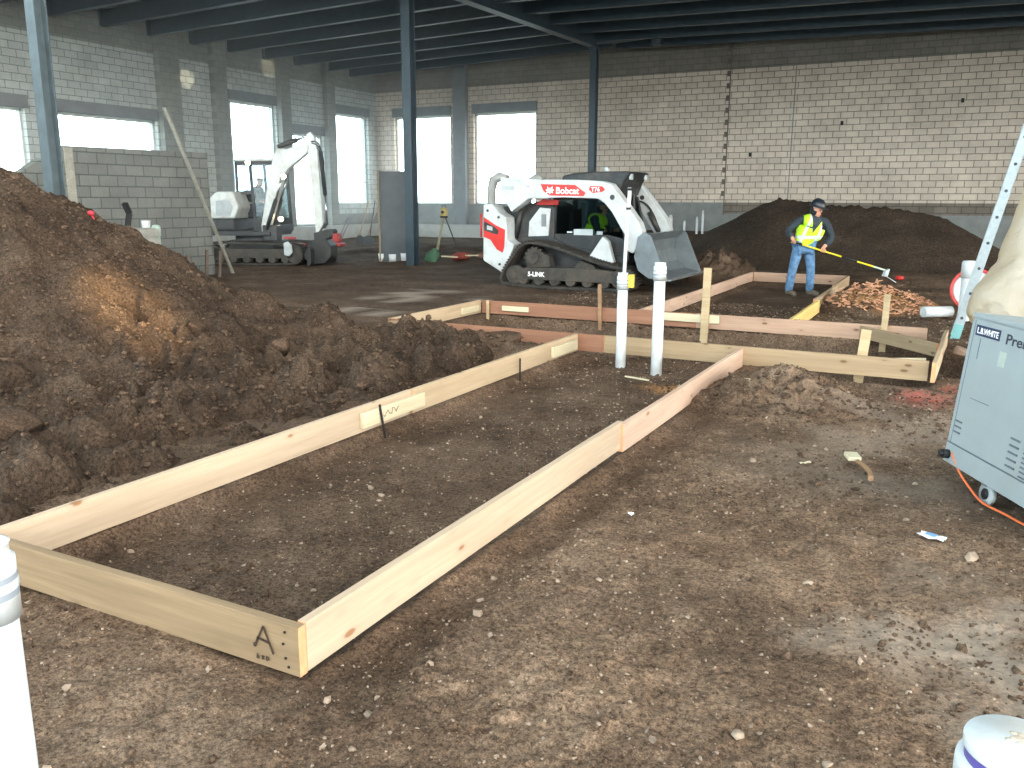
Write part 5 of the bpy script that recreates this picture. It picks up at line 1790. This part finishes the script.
for i in range(16):
    c = lean * (.28 + i * .3)
    rg = MB().tube([c + Vector((0, -.006, 0)), c + Vector((0, W_ + .006, 0))], .016, 10).build('rung', M_ALU, t)
    MB().tube([c + Vector((0, -.012, 0)), c + Vector((0, -.004, 0))], .018, 10).build('rung_end', M_DKGREY, rg)

# ------------------------------------------------------------------ odds and ends on the right
M_RIM = plain('red_rim', srgb(206, 70, 66), .5)
t = thing('hose_reel', 'white reel with a red rim standing behind the ladder', 'reel', (.13, 13.95, .06))
t.rotation_euler = (R(-12), R(8), R(-8))
MB().disc((0, 0, .30), (0, 1, 0), .27, .10, 36).build('reel_drum', M_PVC, t, bevel=.02)
rm = MB()
for y in (-.07, .07):
    rm.tube([(.285 * math.cos(a), y, .30 + .285 * math.sin(a)) for a in [2 * PI * i / 40 for i in range(41)]], .022, 8)
rm.build('red_rim', M_RIM, t)
MB().disc((0, 0, .30), (0, 1, 0), .09, .18, 20).build('hub', M_GREYPL, t)
t = thing('stub_pipe', 'short white pipe standing in front of the red rimmed reel', 'pipe', (.09, 13.35, -.2))
MB().lathe([(.085, 0), (.085, 1.0), (.075, 1.0), (.075, .7)], n=24).build('pipe_body', M_PVC, t)
MB().lathe([(.085, .77), (.1, .77), (.1, .98), (.085, 1.0)], n=24).build('collar', M_PVC, t)
mb = MB()
d = Vector((.36, .26, 0)).normalized()
mb.tube([Vector((0, 0, 0)), d * .42], .075, 20)
tag(mb.build('pipe_offcut', M_PVC, loc=(-.42, 13.15, .09)), 'short white pipe offcut lying on the soil left of the ladder', 'pipe')
mb = MB().box(-.16, -.11, 0, .16, .11, .05)
tag(mb.build('foam_board', M_PVC, loc=(.30, 14.6, .32), rot=(0, .1, .3)), 'white board scrap between reel and duct bag', 'board')
fl = thing('marking_flag', 'small red marking flag on the soil right of the rake', 'flag', (-1.1, 19.0, 0))
MB().tube([(0, 0, -.05), (-.25, 0, .10)], .008, 6).build('wire', M_PVC2, fl)
MB().ball((0, 0, .08), .085, .05, .05, 10).build('red_cloth', M_RED, fl)
t = thing('broken_stake', 'thin broken stick with pale square end lying on the open ground', 'stick', (-.40, 5.34, .022), R(-70))
MB().tube(chaikin([(-.20, -.015, 0), (-.05, .012, .01), (.12, .008, .008), (.24, -.03, 0)], False, 2), [.016] * 12 if False else .015, 8).build('stick', M_STAKE_D, t)
MB().box(-.30, -.05, -.005, -.18, .03, .022).build('pale_end', M_PLY, t, bevel=.004)
M_PAPER = plain('paper', srgb(222, 230, 234), .8, var=.05)
M_PAPERB = plain('blue_print', srgb(120, 160, 200), .8)


def crumple(name, x, y, w_, h_, seed, label, mat, cat):
    rs = random.Random(seed)
    vs, fs = [], []
    for i in range(5):
        for j in range(4):
            vs.append(((i / 4 - .5) * w_ + rs.uniform(-.15, .15) * w_ / 4, (j / 3 - .5) * h_ + rs.uniform(-.2, .2) * h_ / 3, rs.uniform(0, .016)))
    for i in range(4):
        for j in range(3):
            a = i * 4 + j
            fs.append((a, a + 4, a + 5, a + 1))
    mb = MB().add(vs, fs)
    o = mb.build(name, mat, loc=(x, y, float(ground_h(np.array(x), np.array(y))) + .012), rot=(0, 0, rs.uniform(-.6, .9)))
    so = o.modifiers.new('sheet', 'SOLIDIFY')
    so.thickness = .002
    return tag(o, label, cat)


pp = crumple('paper_scrap', .001, 4.405, .12, .06, 1, 'crumpled blue and white paper scrap on the soil below the heater', M_PAPER, 'paper scrap')
MB().box(-.03, -.02, .014, .02, .015, .017).build('blue_print', M_PAPERB, pp)
crumple('paper_scrap', -.76, 5.47, .07, .03, 2, 'tiny pale scrap on the soil left of the broken stick', M_PLY, 'paper scrap')
crumple('paper_scrap', -1.40, 4.02, .03, .02, 5, 'tiny white fleck of paper in the middle of the open ground', M_PAPER, 'paper scrap')
o = lump(.17, 4.20, float(ground_h(np.array(.17), np.array(4.2))) + .012, .035, 'flat pale stone on the soil below the heater', 77, M_STONE, 'flat_stone', 'stone', 'loose stones')
o = lump(-.46, 2.35, float(ground_h(np.array(-.46), np.array(2.35))) + .012, .022, 'pale stone left of the capped corner pipe', 78, M_STONE, 'flat_stone', 'stone', 'loose stones')
tag(MB().bar((-.1, 0, 0), (.1, .02, .01), .05, .015).build('timber_offcut', M_PLY, loc=(-1.62, 7.35, .07), rot=(0, 0, .3)), 'pale timber sliver by the far end of the pinkish form board', 'offcut')
tag(MB().bar((-.13, 0, 0), (.13, .01, .0), .02, .012).build('timber_sliver', M_PLY, loc=(-2.55, 7.35, .0), rot=(0, 0, -.3)), 'thin timber sliver on the soil in front of the white pipes', 'offcut')
tag(MB().tube([(-.30, 0, .0), (0, .02, .015), (.30, -.02, .0)], .02, 8).build('branch', M_STAKE_D, loc=(-4.95, 7.75, float(mound_h(np.array(-4.95), np.array(7.75))) + .05), rot=(0, 0, -.5)), 'weathered stick lying at the toe of the mound by the trench', 'stick')

# ------------------------------------------------------------------ camera, sky and daylight
SKY_LOW, SKY_TOP, SKY_SUN = 9.0, 1.1, 1.7
HAZE = .008

cam = bpy.data.cameras.new('camera')
cam.sensor_width = 36
cam.lens = 855 / 1024 * 36
cam.clip_end = 300
co = bpy.data.objects.new('camera', cam)
COL.objects.link(co)
pt, yw, rl = R(12.15), R(27.6), R(.15)
fw = Vector((-math.sin(yw) * math.cos(pt), math.cos(yw) * math.cos(pt), -math.sin(pt)))
rt = Vector((math.cos(yw), math.sin(yw), 0))
up = rt.cross(fw)
rt2 = rt * math.cos(rl) + up * math.sin(rl)
up2 = up * math.cos(rl) - rt * math.sin(rl)
Mx = Matrix((rt2, up2, -fw)).transposed().to_4x4()
Mx.translation = (0, 0, 1.6)
co.matrix_world = Mx
SC.camera = co

w = bpy.data.worlds.new('sky')
SC.world = w
w.use_nodes = True
nt = w.node_tree
bg = nt.nodes['Background']
tc = nt.nodes.new('ShaderNodeTexCoord')
sx = nt.nodes.new('ShaderNodeSeparateXYZ')
nt.links.new(tc.outputs['Generated'], sx.inputs[0])
# hazy sky: cool to the left and back, warmer and brighter towards the low sun at right front
dotp = nt.nodes.new('ShaderNodeVectorMath')
dotp.operation = 'DOT_PRODUCT'
dotp.inputs[1].default_value = Vector((.86, -.36, .35)).normalized()
nt.links.new(tc.outputs['Generated'], dotp.inputs[0])
rp = nt.nodes.new('ShaderNodeValToRGB')
rp.color_ramp.elements[0].position = .25
rp.color_ramp.elements[0].color = (.74, .92, 1.0, 1)
rp.color_ramp.elements[1].position = .85
rp.color_ramp.elements[1].color = (1.0, .96, .89, 1)
nt.links.new(dotp.outputs['Value'], rp.inputs[0])
mr = nt.nodes.new('ShaderNodeMapRange')          # brighter on the sun's side
mr.inputs['From Min'].default_value = .0
mr.inputs['From Max'].default_value = .9
mr.inputs['To Min'].default_value = 1.0
mr.inputs['To Max'].default_value = SKY_SUN
nt.links.new(dotp.outputs['Value'], mr.inputs['Value'])
mz = nt.nodes.new('ShaderNodeMapRange')          # and towards the hazy horizon
mz.inputs['From Min'].default_value = .12
mz.inputs['From Max'].default_value = .65
mz.inputs['To Min'].default_value = SKY_LOW
mz.inputs['To Max'].default_value = SKY_TOP
nt.links.new(sx.outputs['Z'], mz.inputs['Value'])
mm = nt.nodes.new('ShaderNodeMath')
mm.operation = 'MULTIPLY'
nt.links.new(mr.outputs[0], mm.inputs[0])
nt.links.new(mz.outputs[0], mm.inputs[1])
nt.links.new(rp.outputs[0], bg.inputs['Color'])
nt.links.new(mm.outputs[0], bg.inputs['Strength'])


def portal(name, c, sx_, sy_, rot):
    l = bpy.data.lights.new(name, 'AREA')
    l.shape = 'RECTANGLE'
    l.size, l.size_y = sx_, sy_
    l.cycles.is_portal = True
    o = bpy.data.objects.new(name, l)
    COL.objects.link(o)
    o.location = c
    o.rotation_euler = rot
    return o


for a, b, c, d in WL:
    portal('window_daylight', (-23.3, (a + b) / 2, (c + d) / 2), d - c, b - a, (0, R(-90), 0))
for a, b, c, d in WB:
    portal('window_daylight', ((a + b) / 2, 31.6, (c + d) / 2), b - a, d - c, (R(-90), 0, 0))
for a, b, c, d in WR:
    portal('bay_daylight', (14.35, (a + b) / 2, (c + d) / 2), d - c, b - a, (0, R(90), 0))
for a, b, c, d in WF:
    portal('bay_daylight', ((a + b) / 2, -8.45, (c + d) / 2), b - a, d - c, (R(90), 0, 0))

# haze volume by the left windows, added also to imitate their veiling glare
n = NT('glare_haze')
n.n.remove(n.b)
vol = n.new('ShaderNodeVolumeScatter')
vol.inputs['Color'].default_value = (.93, .98, 1, 1)
vol.inputs['Density'].default_value = HAZE
vol.inputs['Anisotropy'].default_value = .35
n.l(vol.outputs[0], n.n['Material Output'].inputs['Volume'])
tag(MB().box(-22.85, 9.0, .75, -8.5, 30.45, 6.2).build('glare_haze', n.mat), 'thin haze added by the windows around the excavator for their glare', 'haze', kind='stuff')

# added spot lamp standing in for low sunlight on the mound flank
sp_ = bpy.data.lights.new('sun_gleam_spot', 'SPOT')
sp_.energy = 60000
sp_.color = (1, .70, .36)
sp_.spot_size = R(3.2)
sp_.spot_blend = .9
sp_.shadow_soft_size = .12
so_ = bpy.data.objects.new('sun_gleam_spot', sp_)
COL.objects.link(so_)
so_.location = (13.5, 2.2, 4.6)
so_.rotation_euler = (Vector((-6.9, 5.42, .58)) - so_.location).to_track_quat('-Z', 'Y').to_euler()

for tgt, sz in (((-22.9, 20.95, 5.42), .5), ((-22.9, 24.75, 6.25), .4)):  # added spots, one for each warm sun glint on the left wall
    sw_ = bpy.data.lights.new('sun_gleam_spot', 'SPOT')
    sw_.energy = 60000
    sw_.color = (1, .86, .62)
    sw_.spot_size = R(sz)
    sw_.spot_blend = .6
    sw_.shadow_soft_size = .1
    so2 = bpy.data.objects.new('sun_gleam_spot', sw_)
    COL.objects.link(so2)
    so2.location = (13.4, 4.0, 4.4)
    so2.rotation_euler = (Vector(tgt) - so2.location).to_track_quat('-Z', 'Y').to_euler()

vs = SC.view_settings
SC.display_settings.display_device = 'sRGB'
vs.view_transform = 'Standard'
vs.look = 'None'
vs.gamma = 1
vs.use_curve_mapping = False
vs.exposure = EXPOSURE
SC.cycles.use_denoising = True
SC.cycles.max_bounces = 8
SC.cycles.volume_bounces = 0
SC.cycles.diffuse_bounces = 5
SC.cycles.sample_clamp_indirect = 6
